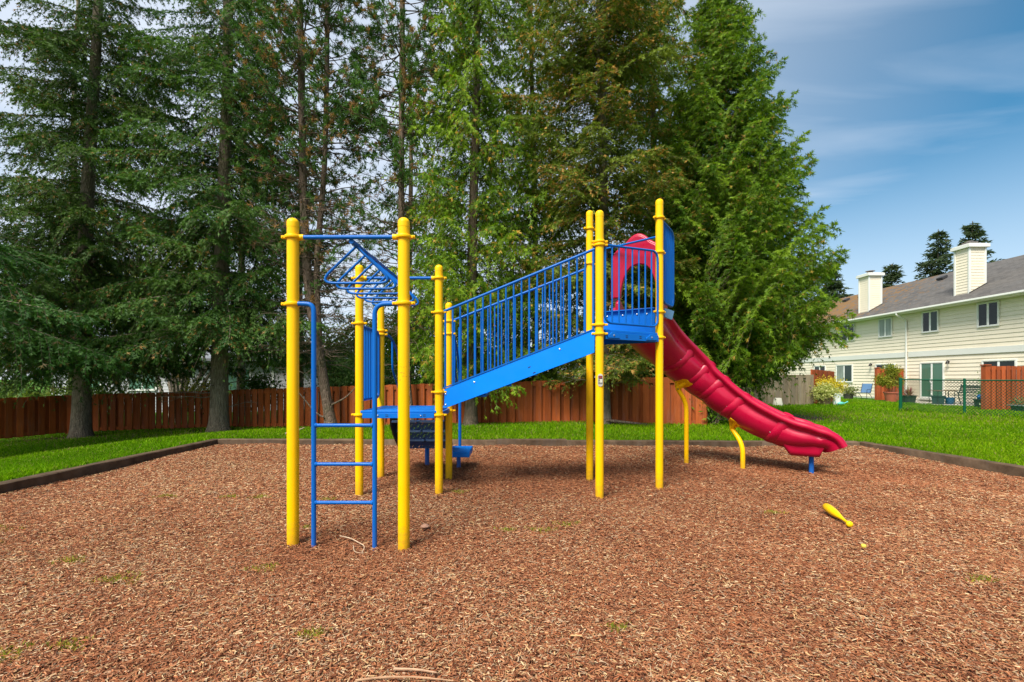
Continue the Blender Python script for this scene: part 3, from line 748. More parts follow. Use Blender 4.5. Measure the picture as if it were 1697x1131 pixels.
# hood over the entrance
def hood():
    hc = V(1.665, 6.235, 0); sd = V(bc.x, bc.y, 0) * .93; on = V(OUT.x, OUT.y, 0); n = 25; Ao, Ai, Bo = [], [], []
    for k in range(n):
        u = -1 + 2 * k / (n - 1); au = abs(u)
        z = np.interp(au, [0, .12, .25, .40, .52, .66, .82, .93, 1], [3.175, 3.165, 3.125, 3.065, 3.035, 3.00, 2.95, 2.72, 2.37])
        x = np.interp(au, [0, .66, .82, .93, 1], [0, .285, .345, .372, .372]) * np.sign(u)
        zi = np.interp(au, [0, .3, .5, .68, .8, .93, 1], [2.80, 2.78, 2.72, 2.62, 2.52, 2.42, 2.37]); xi = np.interp(au, [0, .3, .5, .68, .8, .93, 1], [0, .10, .165, .215, .245, .262, .265]) * np.sign(u)
        Ao.append(hc + sd * x + V(0, 0, z)); Ai.append(hc + sd * xi + V(0, 0, zi))
    m = MB(); m.strip([p - on * .02 for p in Ao], [p + on * .02 for p in Ai], on * .06)
    o = m.build('slide_hood', RED, slide, bevel=.012); o.data.set_sharp_from_angle(angle=R(60))
    # a rolled canopy edge that gives the hood its depth
    m = MB(); m.tube([p + on * .01 for p in Ao], .028, 10); m.build('hood_rim', RED, slide)
    m = MB(); q = [p * 1 for p in Ao]; m.strip([p + on * .0 for p in q], [p - V(0, 0, .03) for p in q], on * .26); m.build('hood_canopy', RED, slide)
    for s in (-1, 1):
        m = MB(); c0 = hc + sd * (s * .315) - on * .03
        m.strip([c0 + V(0, 0, 2.30) + on * (-.02), c0 + V(0, 0, 2.345) + on * .05, c0 + V(0, 0, 2.31) + on * .13, c0 + V(0, 0, 2.24) + on * .24], [c0 + V(0, 0, 2.05) + on * z for z in (-.02, .05, .13, .24)], sd * .05)
        m.build('entrance_wall', RED, slide, bevel=.012)
hood()
# foot under the run-out, and its post
def foot():
    i0, i1 = int(np.argmin(np.abs(CP[:, 0] - 3.78))), int(np.argmin(np.abs(CP[:, 0] - 4.25))); n = 14; A0, B0 = [], []
    for k in range(n):
        u = k / (n - 1); i = int(i0 + (i1 - i0) * u); t, sd, up = frame(i); c = V(*CP[i]); top = c + V(0, 0, -.09)
        dep = .22 * min(1, (u / .26)) ** .9 * min(1, ((1 - u) / .10)) ** .5
        z = c.z - .10 - dep; A0.append(top); B0.append(V(top.x, top.y, min(top.z - .01, max(z, .215))))
    t, sd, up = frame((i0 + i1) // 2)
    vs = []; nn = 13
    for a, b in zip(A0, B0):
        dp = a.z - b.z
        for q in range(nn):
            an = PI * q / (nn - 1); ca, sa = math.cos(an), math.sin(an)
            vs.append(a + sd * (-.225 * abs(ca) ** .45 * (1 if ca > 0 else -1)) - V(0, 0, dp * sa ** .4))
    m = MB(); m.add(vs, [(r * nn + q, r * nn + q + 1, (r + 1) * nn + q + 1, (r + 1) * nn + q) for r in range(len(A0) - 1) for q in range(nn - 1)] + [tuple(range(nn)), tuple((len(A0) - 1) * nn + q for q in range(nn - 1, -1, -1))])
    o = m.build('slide_foot', RED, slide); o.data.set_sharp_from_angle(angle=R(80))
    m = MB(); m.tube([(4.09, 6.43, -.2), (4.09, 6.43, .27)], .031, 16); m.build('foot_post', BLUE, slide)
foot()
def cradle(base, near, r=.033):
    bx, by = base
    i = int(np.argmin(np.hypot(CP[:, 0] - near[0], CP[:, 1] - near[1]))); t, sd, up = frame(i)
    low = V(*CP[i]) - up * .246; hd_ = low - up * .085 - V(0, 0, .02)
    m = MB(); m.tube(fillet([(bx, by, -.2), (bx, by, hd_.z - .20), hd_ + up * .02], .20, 10), r, 16)
    o = m.build('slide_support', YELLOW, slide)
    n = 11; top, bot = [], []
    for k in range(n):
        a = -1 + 2 * k / (n - 1); ang = a * .72
        p = V(*CP[i]) + sd * (.292 * math.sin(ang)) - up * (.250 * math.cos(ang)); top.append(p)
        bot.append(hd_ + sd * (.036 * a) + up * .01)
    m = MB(); m.strip([p - t * .02 for p in top], [p - t * .02 for p in bot], t * .04); m.strip([p - t * .085 for p in top], [p - up * .014 - t * .085 for p in top], t * .17)
    m.strip([p + t * (.085 * (1 - k / 6)) for k, p in enumerate([low.lerp(hd_, f) for f in (0, .2, .4, .6, .8, 1)])], [p - t * (.085 * (1 - k / 6)) for k, p in enumerate([low.lerp(hd_, f) for f in (0, .2, .4, .6, .8, 1)])], sd * .03)
    m.build('cradle', YELLOW, o, bevel=.004)
    b = MB(); b.lathe([(.010, 0), (.010, .006), (.004, .009)], hd_ - sd * 0 + up * .012 + V(0, -.034, 0), 8, M=Matrix.Rotation(R(90), 3, 'X')); b.build('bolt', STEPDK, o)
cradle((2.612, 7.05), (2.64, 7.06)); cradle((3.315, 6.76), (3.39, 6.87))

# ------------------------------------------------------------------ climbing steps behind the low deck
def perf():
    t = NT('perforated_steel'); co = t.co((1, 1, 1)); v = t.n('ShaderNodeTexVoronoi'); v.inputs['Scale'].default_value = 42; v.inputs['Randomness'].default_value = .0
    mp = t.n('ShaderNodeMapping'); mp.inputs['Rotation'].default_value = (R(45), R(45), R(45)); t.l(co, mp.inputs['Vector']); t.l(mp.outputs[0], v.inputs['Vector'])
    lt = t.n('ShaderNodeMath', operation='LESS_THAN'); t.l(v.outputs['Distance'], lt.inputs[0]); lt.inputs[1].default_value = .36
    p = t.pbr((.012, .07, .24, 1), .45); tr = t.n('ShaderNodeBsdfTransparent'); m = t.n('ShaderNodeMixShader')
    t.l(lt.outputs[0], m.inputs[0]); t.l(p.outputs[0], m.inputs[1]); t.l(tr.outputs[0], m.inputs[2]); t.l(m.outputs[0], t.out.inputs['Surface']); return t.mat
PERF = perf(); LIPM = mat_plain('skylit_lip_blue', (.20, .40, .78, 1), .5)  # tread lips get a paler blue: sky light on the edges put into the colour
su = tag(empty('step_unit', (-1.25, 6.6, 0))); set_parent(su, PLAY)
for x in (-1.615, -.895):
    m = MB(); m.prism([(x, 6.20, .875), (x, 6.42, .83), (x, 6.62, .70), (x, 6.80, .52), (x, 6.95, .29), (x, 6.86, .27), (x, 6.66, .30), (x, 6.40, .48), (x, 6.22, .66)], (.022, 0, 0)); m.build('step_side', STEPDK, su, bevel=.003)
for y0, y1, z in ((6.22, 6.50, .705), (6.50, 6.76, .545), (6.76, 7.02, .385)):
    m = MB(); m.b2((-1.592, y0, z - .008), (-.897, y1, z)); m.build('step_tread', PERF, su)
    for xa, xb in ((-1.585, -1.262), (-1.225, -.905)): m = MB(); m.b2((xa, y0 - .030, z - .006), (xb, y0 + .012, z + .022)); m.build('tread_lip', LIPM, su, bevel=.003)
    m = MB(); m.b2((-1.592, y1 - .004, z - .152), (-.897, y1 + .004, z - .01)); m.build('step_riser', PERF, su)
m = MB(); m.b2((-1.592, 6.985, .285), (-.897, 7.01, .395)); m.build('step_panel', mat_plain('navy_panel', (.006, .03, .15, 1), .45), su, bevel=.003)
m = MB(); m.tube([(-1.28, 7.10, -.2), (-1.28, 7.10, .30)], .034, 12); m.build('step_leg', BLUE_DK, su)
m = MB(); m.b2((-.92, 6.55, .178), (-.592, 7.12, .258)); tp = part(m, 'transfer_platform', BLUE_DK, bevel=.008)
m = MB(); m.tube([(-.78, 6.88, -.2), (-.78, 6.88, .18)], .030, 12); m.build('platform_leg', BLUE_DK, tp)
for x in (-1.69, -.805):
    m = MB(); m.tube(fillet([(x, 6.2, 1.862), (x, 6.56, 1.862), (x, 6.96, 1.66), (x, 7.22, 1.25), (x, 7.22, -.2)], .16, 8), .0175, 10)
    m.tube(fillet([(x, 6.645, 1.80), (x, 6.645, 1.40), (x, 6.93, 1.19), (x, 7.2, 1.0)], .12, 6), .014, 10); part(m, 'handrail')
m = MB(); m.tube([(-.80, 7.22, .2), (-.80, 7.22, 2.06)], .0235, 12); part(m, 'grab_pole')

# ------------------------------------------------------------------ small things on the bark
m = MB(); prf = [(.010, 0), (.028, .006), (.037, .03), (.040, .08), (.0385, .16), (.034, .23), (.025, .30), (.0165, .35), (.013, .40), (.0125, .47), (.016, .485), (.026, .50), (.027, .515), (.020, .527), (.006, .531)]
m.lathe(prf, (0, 0, 0), 24)
bat = m.build('toy_bat', mat_paint('yellow_bat_plastic', (.93, .56, .006), (.6, .3, .01, 1), .3)); bat.data.set_sharp_from_angle(angle=R(60))
bat.rotation_euler = V(-.13, -.53, -.022).to_track_quat('Z', 'Y').to_euler(); bat.location = (3.03, 4.55, .052)
tag(bat, 'yellow plastic toy bat lying on the bark mulch in front of the slide', 'toy bat')
m = MB(); m.lathe([(.020 * math.sin(a) * (1 + .12 * math.sin(3 * a)), -.015 * math.cos(a)) for a in np.linspace(.08, PI - .08, 12)], (2.66, 3.56, .022), 12)
tag(m.build('ball', mat_plain('pale_yellow_foam', (.62, .50, .06, 1), .7, .2, 40)), 'tiny pale yellow squashed ball on the bark beyond the thin end of the toy bat', 'ball')
def stick(pts, r, label, c):
    k = np.array(pts); q = crspline(k, 14); m = MB(); m.tube([(x, y, mz(x, y) + z) for x, y, z in q], list(np.linspace(r, r * .55, 14)), 6)
    return tag(m.build('twig', mat_plain(label[:12], c, .85, .3, 20)), label, 'twig')
stick([(-1.40, 3.83, .02), (-1.29, 3.76, .03), (-1.20, 3.68, .03), (-1.13, 3.60, .03), (-1.115, 3.50, .02)], .0045, 'pale curved root strand on the bark between the feet of the blue ladder', (.52, .38, .25, 1))
stick([(-1.22, 3.62, .025), (-1.175, 3.52, .02), (-1.10, 3.485, .02)], .004, 'short crooked pale twig lying just nearer than the curved root by the ladder', (.42, .30, .19, 1))
stick([(-.52, 2.07, .02), (-.42, 2.062, .028), (-.33, 2.058, .022)], .006, 'straight pale stick on the bark at the very bottom of the picture', (.45, .27, .16, 1))
stick([(-.66, 1.985, .018), (-.55, 2.0, .025), (-.40, 2.005, .03), (-.25, 2.01, .02)], .005, 'thin bent tan stick just below the straight pale one at the bottom', (.42, .24, .13, 1))
stick([(-4.6, 9.55, .14), (-4.43, 9.75, .20), (-4.35, 9.86, .24)], .018, 'thin broken stick lying on the grass behind the mulch edging at the left', (.35, .26, .17, 1))
m = MB(); m.lathe([(.036 * math.sin(a) * (1 + .15 * math.sin(5 * a)), -.020 * math.cos(a)) for a in np.linspace(.08, PI - .08, 10)], (-.745, 4.03, .022), 9)
tag(m.build('stone', mat_plain('tan_stone', (.36, .19, .12, 1), .9, .3, 30)), 'small tan stone on the bark behind the right hand ladder post', 'stone')

# ------------------------------------------------------------------ fences
def board_fence(name, label, pts, h, mat, group=None, front=.140, gap=.088, post_w=.10, posts=True, end=True, back=True, zoff=0.0, hfun=None, cap=True):
    """shadow-box fence along pts (x, y, z): rails, front boards, back boards showing in the gaps, posts"""
    P = [Vector(p) for p in pts]; root = tag(empty(name, tuple(P[0])), label, 'fence', group)
    boards, rails = MB(), MB(); rr = random.Random(label); d = 0
    segs = [(P[i], P[i + 1]) for i in range(len(P) - 1)]
    for a, b in segs:
        t = (b - a); L = t.length; tf = V(t.x, t.y, 0).normalized(); nrm = V(tf.y, -tf.x, 0)
        if nrm.y > 0: nrm = -nrm                               # towards the camera side
        ang = math.atan2(tf.y, tf.x)
        for zz in (h - .105, .10):
            rails.bar(a + V(0, 0, zz), b + V(0, 0, zz), .038, .085)
        pitch = front + gap; n = int(L / pitch)
        for i in range(n):
            s = (i + .5) * pitch * L / (n * pitch); c = a + t * (s / L)
            w = front * rr.uniform(.96, 1.03); zt = h + rr.uniform(-.014, .010)
            boards.box(c + nrm * (.031 + rr.uniform(0, .003)) + V(0, 0, (zt + .02) / 2), (w, .018, zt - .02), rz=ang)
            if back:
                c2 = a + t * ((s + pitch * .5 * L / (n * pitch)) / L)
                boards.box(c2 - nrm * (.031 + rr.uniform(0, .003)) + V(0, 0, (h + .02) / 2), (front * rr.uniform(.92, 1.0), .018, h - .03), rz=ang)
    boards.build('boards', mat, root, smooth=False); rails.build('rails', mat, root, smooth=False)
    if posts:
        for a, b in segs:
            t = (b - a); k = max(1, round(t.length / 2.35)); ang = math.atan2(t.y, t.x)
            for i in range(k + (1 if (b - P[-1]).length < 1e-6 and end else 0)):
                c = a + t * (i / k); m = MB(); m.box(c + V(0, 0, (h - .3) / 2), (post_w, post_w * .55, h + .30), rz=ang); m.build('fence_post', mat, root, smooth=False)
    return root
board_fence('board_fence', 'long red brown stained board fence running behind the tall trees', [(-15.6, 13.75, -.60), (-14.7, 15.55, -.55), (-12.2, 15.9, -.48), (-10.0, 15.55, -.40), (-6.9, 14.75, -.29), (-3.2, 13.85, -.17), (.37, 13.0, -.07), (2.6, 12.45, .03), (4.86, 11.9, .05)], 1.25, REDWOOD, front=.155, gap=.085)
board_fence('board_fence', 'weathered grey unpainted board fence between the big cedar and the yard', [(7.6, 20.4, .02), (13.06, 20.5, .03)], 1.37, GREYWOOD, front=.20, gap=.13)
board_fence('board_fence', 'short orange brown fence meeting the end of the grey fence', [(13.3, 20.9, .04), (16.4, 24.0, -.02)], 1.60, ORANGEWOOD, front=.16, gap=.05)
board_fence('privacy_screen', 'orange brown privacy screen beside the downspout, behind the terracotta pot', [(21.55, 27.8, -.14), (23.05, 27.8, -.14)], 1.93, ORANGEWOOD, front=.15, gap=.045, post_w=.13)
board_fence('privacy_screen', 'orange brown privacy screen at the right edge, behind the green chain link fence', [(19.2, 19.1, -.12), (23.05, 19.1, -.12)], 1.86, ORANGEWOOD, front=.155, gap=.045, post_w=.15)
for x, y, z, w in ((21.55, 27.78, 1.80, .17), (19.2, 19.08, 1.75, .19)):
    sc = [o for o in bpy.data.objects if o.name.startswith('privacy_screen') and abs(o.location.x - x) < .1][0]
    m = MB(); m.b2((x - w / 2, y - w / 2, -.2), (x + w / 2, y + w / 2, z)); m.build('corner_post', ORANGEWOOD, sc)
    m = MB(); m.box((x, y, z + .03), (w * 1.3, w * 1.3, .05)); m.build('post_cap', ORANGEWOOD, sc, bevel=.012)

def chain_link():
    green = mat_paint('green_vinyl_coat', (.004, .085, .042), (.02, .06, .04, 1), .45, .05)
    mesh_m = mat_plain('green_wire', (.004, .05, .026, 1), .9, spec=.05)
    P = [(13.87, 16.8), (14.42, 15.0), (15.05, 12.9), (15.7, 10.7), (16.3, 8.6)]
    root = tag(empty('chain_link_fence', (P[0][0], P[0][1], gzf(*P[0]))), 'low green chain link fence on the lawn in front of the house', 'fence')
    for i, (x, y) in enumerate(P):
        z = gzf(x, y); m = MB(); r = .052 if i == 0 else .036; m.tube([(x, y, z - .2), (x, y, z + 1.19), (x, y, z + 1.205)], [r, r, r * .5], 14); m.build('fence_post', green, root)
    m = MB(); m.tube([(x, y, gzf(x, y) + 1.14) for x, y in P], .021, 10); m.build('top_rail', green, root)
    w = MB(); r = .0062
    for (x0, y0), (x1, y1) in zip(P[:-1], P[1:]):
        L = math.hypot(x1 - x0, y1 - y0); z0, z1 = gzf(x0, y0), gzf(x1, y1); H = 1.11; st = .092
        def pt(s, h): f = s / L; return V(x0 + (x1 - x0) * f, y0 + (y1 - y0) * f, z0 + (z1 - z0) * f + .03 + h)
        k = int((L + H) / st)
        for i in range(k + 1):
            for sgn in (1, -1):
                s0 = -H + i * st if sgn > 0 else i * st
                # line s = s0 + sgn*h clipped to the bay
                h0, h1 = 0, H
                if sgn > 0: h0 = max(0, -s0); h1 = min(H, L - s0)
                else: h0 = max(0, s0 - L); h1 = min(H, s0)
                if h1 - h0 > .02: w.tube([pt(s0 + sgn * h0, h0), pt(s0 + sgn * h1, h1)], r, 3, cap=False)
    w.build('wire_mesh', mesh_m, root, fix=False)
chain_link()

# ------------------------------------------------------------------ trees
def leaves_np(P, D, Lh, Wd, Nrm):
    """diamond-shaped sprigs: base P, direction D, length, width, face normal hint"""
    Wv = np.cross(D, Nrm); ln = np.linalg.norm(Wv, axis=1, keepdims=True); Wv = Wv / np.maximum(ln, 1e-6)
    L1 = Lh[:, None]; w1 = Wd[:, None] * .5
    return np.stack([P - D * L1 * .05, P + D * L1 * .42 + Wv * w1, P + D * L1, P + D * L1 * .38 - Wv * w1], 1).reshape(-1, 3)
def unit(a): return a / np.maximum(np.linalg.norm(a, axis=-1, keepdims=True), 1e-9)

def trunk_line(base, top, n=14, wob=.08, seed=0):
    rg = np.random.default_rng(seed); b, t = np.array(base, float), np.array(top, float); u = np.linspace(0, 1, n)
    P = b + (t - b) * u[:, None]; P[:, 0] += wob * np.sin(u * 7 + seed) * u * (1 - .3 * u); P[:, 1] += wob * np.cos(u * 5 + seed) * u
    return P
def trunk_mesh(mb, P, rb, rt, n=14, flare=1.55, seed=0):
    rg = np.random.default_rng(seed); H = P[-1, 2] - P[0, 2]; Z = (P[:, 2] - P[0, 2])
    zs = np.concatenate([[-.25, 0, .12, .3, .6, 1.0], np.arange(1.6, H, .55), [H]])
    o = len(mb.v); ks = []
    ph = rg.uniform(0, 6, 3)
    for z in zs:
        c = np.array([np.interp(z, Z, P[:, 0]), np.interp(z, Z, P[:, 1]), P[0, 2] + z]); r = rb + (rt - rb) * (max(z, 0) / H) ** .8
        fl = 1 + (flare - 1) * math.exp(-max(z, 0) / .22)
        for j in range(n):
            a = 2 * PI * j / n; lob = 1 + (.10 * math.sin(3 * a + ph[0]) + .06 * math.sin(5 * a + ph[1])) * (fl - 1) * 1.6 + rg.uniform(-.025, .025)
            mb.v.append((c[0] + r * fl * lob * math.cos(a), c[1] + r * fl * lob * math.sin(a), c[2]))
    for i in range(len(zs) - 1):
        for j in range(n): mb.f.append((o + i * n + j, o + i * n + (j + 1) % n, o + (i + 1) * n + (j + 1) % n, o + (i + 1) * n + j)); mb.m.append(0)

class Crown:
    """collects sprigs and limbs of one tree"""
    def __init__(s, seed): s.rg = np.random.default_rng(seed); s.V = []; s.C = []; s.w = MB()
    def limb(s, pts, r0, r1, n=5): s.w.tube(pts, list(np.linspace(r0, r1, len(pts))), n, cap=False)
    def add(s, P, D, L, W, N, c, fan=False):
        D = unit(D); s.V.append(leaves_np(P, D, L, W, N)); s.C.append(np.repeat(c, 4, 0))
        if fan:                                                # side blades turn the sprig into a small fan
            sw = unit(np.cross(D, N)); n = len(P)
            for sg, at, ln in ((1, .18, .62), (-1, .30, .58)):
                d2 = unit(D + sw * sg * s.rg.uniform(.55, 1.0, (n, 1)) + s.rg.normal(0, .12, (n, 3)))
                s.V.append(leaves_np(P + D * (L * at)[:, None], d2, L * ln, W * .9, N)); s.C.append(np.repeat(c * s.rg.uniform(.85, 1.15, (n, 1)), 4, 0))
    def finish(s, root, leafmat, barkmat):
        v = np.concatenate(s.V); c = np.concatenate(s.C)
        np_obj('crown', v, len(v) // 4, 4, leafmat, root, c)
        s.w.build('trunk', barkmat, root, fix=False)
        return len(v) // 4

def branch_sprigs(cr, P0, az, L, st, pal, brown):
    """one conifer limb with side twigs and sprigs in the style st"""
    rg = cr.rg
    h = np.array([math.cos(az), math.sin(az), 0.]); side = np.array([-h[1], h[0], 0.])
    s0 = rg.uniform(*st['slope']); sag = rg.uniform(*st['sag']); up = st['upturn']
    curl = rg.uniform(-.18, .18)
    def axis(t):
        t = np.asarray(t, float)[..., None]
        return P0 + h * L * t * (1 - .06 * t) + side * L * curl * t * t + np.array([0, 0, 1.]) * L * (s0 * t - sag * t * t + up * t ** 3)
    ts = np.linspace(0, 1, 7); ax = axis(ts)
    cr.limb([tuple(p) for p in ax], max(.008, .0078 * L), .003, 4)
    n2 = max(5, int(L / st['sp2'])); t2 = st['bare'] + (1 - st['bare']) * (np.arange(n2) + rg.uniform(0, 1, n2)) / n2
    t2 = np.clip(t2, 0, .995)
    B = axis(t2); T = unit(axis(np.minimum(t2 + .03, 1.02)) - axis(t2 - .03))
    sg = np.where(np.arange(n2) % 2 == 0, 1., -1.)
    lat = unit(np.cross(T, np.array([0, 0, 1.]))) * sg[:, None]
    l2 = np.clip(st['l2'] * L * (1.02 - t2) ** .7 * np.clip(.35 + t2 * 1.6, 0, 1) + .14, .12, st['l2max']) * rg.uniform(.65, 1.2, n2)
    fwd = rg.uniform(.45, 1.0, n2)[:, None]
    D2 = unit(T * fwd + lat + np.array([0, 0, 1.]) * (st['tilt'] + rg.normal(0, .18, n2))[:, None])
    m = max(3, int(np.median(l2) / st['sp3']))
    s = (np.arange(m)[None, :] + rg.uniform(0, 1, (n2, m))) / m
    drop = st['drop'] * (.6 + .8 * rg.random(n2))
    Q = B[:, None, :] + D2[:, None, :] * (l2[:, None] * s)[..., None]; Q[..., 2] -= drop[:, None] * (l2[:, None] * s) ** 2 / st['l2max'] * 1.6
    for k in range(0, n2, 2):
        cr.limb([tuple(B[k]), tuple(Q[k, m // 2]), tuple(Q[k, -1])], .0045, .002, 3)
    T3 = D2[:, None, :] - np.array([0, 0, 1.]) * (drop[:, None] * 2.4 * s * l2[:, None] / st['l2max'])[..., None]
    sd3 = unit(np.cross(D2, np.array([0, 0, 1.])))[:, None, :] * np.where(np.arange(m) % 2 == 0, 1., -1.)[None, :, None]
    D3 = unit(T3 * 1.0 + sd3 * rg.uniform(.45, 1.15, (n2, m, 1)) + np.array([0, 0, -1.]) * (st['hang'] * rg.uniform(.3, 1.4, (n2, m)))[..., None] + rg.normal(0, .16, (n2, m, 3)))
    q, d = Q.reshape(-1, 3), D3.reshape(-1, 3); N = len(q)
    nz = np.array([0, 0, 1.]) * st['flat'] + rg.normal(0, 1, (N, 3)) * (1 - st['flat'] * .7)
    if st.get('vert'):
        a = rg.uniform(0, 2 * PI, N); nz = np.stack([np.cos(a), np.sin(a), rg.normal(0, .3, N)], 1)
    Ln = st['len'] * rg.uniform(.6, 1.25, N); Wn = st['wid'] * rg.uniform(.7, 1.25, N)
    tone = np.clip(rg.normal(.5, .22) + rg.normal(0, .18, n2)[:, None] + rg.normal(0, .16, (n2, m)) + .18 * (s - .5), 0, 1).reshape(-1, 1)
    c = pal[0] * (1 - tone) + pal[1] * tone
    bm = rg.random(N) < brown * np.clip(rg.normal(1, .8), 0, 2.5); c[bm] = pal[2] * rg.uniform(.6, 1.3, (bm.sum(), 1))
    cr.add(q, d, Ln, Wn, nz, c, st.get('fan', True))
    na = int(L / st['sp3'] * .9); ta = rg.uniform(st['bare'], 1.0, na); qa = axis(ta); Ta = unit(axis(np.minimum(ta + .03, 1.02)) - axis(ta - .03))
    da = unit(Ta * .9 + rg.normal(0, .55, (na, 3)) + np.array([0, 0, .12])); ca = pal[0] + (pal[1] - pal[0]) * np.clip(rg.normal(.55, .22, (na, 1)), 0, 1)
    cr.add(qa, da, st['len'] * rg.uniform(.6, 1.2, na), st['wid'] * rg.uniform(.8, 1.3, na), rg.normal(0, 1, (na, 3)), ca, st.get('fan', True))

SPRUCE = dict(slope=(-.16, .12), sag=(.18, .5), upturn=.16, sp2=.085, bare=.14, l2=.30, l2max=.85, tilt=-.15, sp3=.030, drop=.75, hang=.50, flat=.55, len=.135, wid=.024)
FIR = dict(slope=(.02, .30), sag=(.22, .48), upturn=.18, sp2=.085, bare=.10, l2=.32, l2max=.80, tilt=-.1, sp3=.030, drop=.5, hang=.3, flat=.6, len=.130, wid=.024)
CEDAR = dict(slope=(.05, .42), sag=(.30, .62), upturn=.26, sp2=.085, bare=.12, l2=.30, l2max=.62, tilt=-.35, sp3=.034, drop=1.0, hang=.95, flat=.1, len=.150, wid=.024, vert=True)
OPENS = dict(SPRUCE, sp2=.12, l2=.26, bare=.2)

def conifer(name, label, base, top, rb, rt, rad, nbr, zr, st, pal, bark, leafm, seed, brown=.03, bare=0, group=None, azbias=None, rmin=.5, whorl=None):
    """rad: list of (height, radius); zr: heights where limbs start"""
    z0 = gzf(base[0], base[1]) if len(base) == 2 else base[2]; base = (base[0], base[1], z0)
    root = tag(empty(name, base), label, 'tree', group); cr = Crown(seed); rg = cr.rg
    P = trunk_line(base, (top[0], top[1], top[2]), seed=seed); trunk_mesh(cr.w, P, rb, rt, flare=1.32, seed=seed)
    hs = np.array([a for a, b in rad]); rs = np.array([b for a, b in rad]); pal = np.array(pal)
    zz = np.sort(zr[0] + (zr[1] - zr[0]) * rg.random(nbr) ** 1.18)
    if whorl: zz = np.round(zz / whorl) * whorl + rg.normal(0, .05, nbr)
    for i, z in enumerate(zz):
        az = i * 2.39996 + rg.uniform(-.5, .5)
        if azbias is not None and rg.random() < .35: az = azbias + rg.uniform(-1.1, 1.1)
        c = np.array([np.interp(z, P[:, 2], P[:, 0]), np.interp(z, P[:, 2], P[:, 1]), z])
        L = np.interp(z, hs, rs) * rg.uniform(rmin, 1.12)
        if L < .2: continue
        branch_sprigs(cr, c, az, L, st, pal, brown)
    for i in range(bare):                                      # dead lower limbs
        z = base[2] + rg.uniform(.7, zr[0] - base[2] + 1.2); az = rg.uniform(0, 2 * PI); L = rg.uniform(.8, 2.4)
        c = np.array([np.interp(z, P[:, 2], P[:, 0]), np.interp(z, P[:, 2], P[:, 1]), z]); pts = [c]; d = np.array([math.cos(az), math.sin(az), rg.uniform(-.1, .25)])
        for k in range(5): pts.append(pts[-1] + d * L / 5 + rg.normal(0, .035, 3))
        cr.limb([tuple(p) for p in pts], .020, .005, 5)
        for k in range(6):
            b = pts[rg.integers(2, 6)]; dd = unit(d + rg.normal(0, .6, 3)); cr.limb([tuple(b), tuple(b + dd * .22 + rg.normal(0, .03, 3)), tuple(b + dd * .45 + rg.normal(0, .06, 3))], .006, .002, 3)
    n = cr.finish(root, leafm, bark); return root, n

DKSP = [(0.025, 0.065, 0.0112), (0.0875, 0.1562, 0.0225), (0.225, 0.125, 0.0375)]
DKSP2 = [(0.0275, 0.0825, 0.0137), (0.0975, 0.1875, 0.03), (0.225, 0.1375, 0.0375)]
FIRP = [(0.0702, 0.1148, 0.0135), (0.2025, 0.2565, 0.0324), (0.459, 0.2565, 0.0607)]
CEDP = [(0.0464, 0.1203, 0.0052), (0.1987, 0.3093, 0.0131), (0.3974, 0.2634, 0.0393)]
CEDP2 = [(0.0621, 0.1518, 0.0069), (0.2415, 0.3657, 0.0166), (0.4968, 0.3036, 0.0414)]
# one crown per tree, each grown for its own outline
conifer('spruce_tree', 'dark open spruce with a dark leaning trunk, left of the pale flared one', (-13.2, 14.4), (-12.95, 14.7, 15.5), .25, .10, [(0, 4.3), (1.2, 4.3), (4, 4.0), (8, 3.3), (12, 2.7), (15, 1.4)], 235, (2.2, 15.0), SPRUCE, DKSP, BARK_S, LEAF, 21, .05, 6)
conifer('spruce_tree', 'dark spruce with a thick pale flared trunk behind the far left mulch corner', (-9.0, 14.45), (-8.75, 14.5, 15.5), .265, .11, [(0, 3.9), (1.6, 3.8), (4, 3.6), (8, 3.0), (12, 2.5), (15, 1.3)], 215, (2.4, 15.0), SPRUCE, DKSP2, BARK_S, LEAF, 22, .05, 9)
conifer('spruce_tree', 'dark spruce whose green drooping boughs hang in from the left edge', (-13.4, 9.0), (-13.4, 9.0, 8.2), .20, .05, [(0, 4.8), (3, 4.8), (4.2, 4.2), (5.6, 2.0), (7, .8), (8.2, .3)], 80, (3.1, 8.0), dict(SPRUCE, drop=.42, hang=.35), [(.028, .085, .016), (.085, .185, .034), (.14, .10, .03)], BARK_S, LEAF, 23, .04, 0)
conifer('fir_tree', 'tall dense brownish fir behind the tall deck posts of the play structure', (2.42, 12.25), (2.30, 12.4, 15.5), .145, .085, [(0, 1.2), (2, 1.9), (3.5, 2.2), (6, 2.3), (9, 2.4), (11.5, 2.4), (15, 1.4)], 310, (1.3, 15.2), FIR, FIRP, BARK_S, LEAF, 31, .16, 4)
conifer('cedar_tree', 'bright green cedar with a fluted trunk, behind the lower end of the sloping railing', (-1.10, 12.6), (-.95, 12.8, 14.5), .17, .07, [(0, .8), (1.2, 1.7), (3, 2.1), (6, 1.95), (9, 1.7), (12, 1.35), (14.5, .5)], 270, (1.0, 14.2), CEDAR, CEDP2, BARK_C, LEAF_C, 41, .07, 3)
conifer('cedar_tree', 'big broad cone shaped cedar against the blue sky, behind the red slide', (6.0, 13.7), (6.05, 13.7, 14.9), .24, .03, [(0, 1.4), (1.4, 2.2), (1.8, 3.0), (2.6, 3.08), (3.8, 2.95), (5.5, 2.55), (7.5, 2.02), (9.5, 1.52), (11.5, .90), (13.2, .42), (15, .15)], 680, (1.3, 14.6), dict(CEDAR, slope=(.12, .50), upturn=.40, sag=(.30, .56), hang=.62, drop=.72, tilt=-.2), CEDP, BARK_C, LEAF_C, 42, .045, 2, rmin=.70)
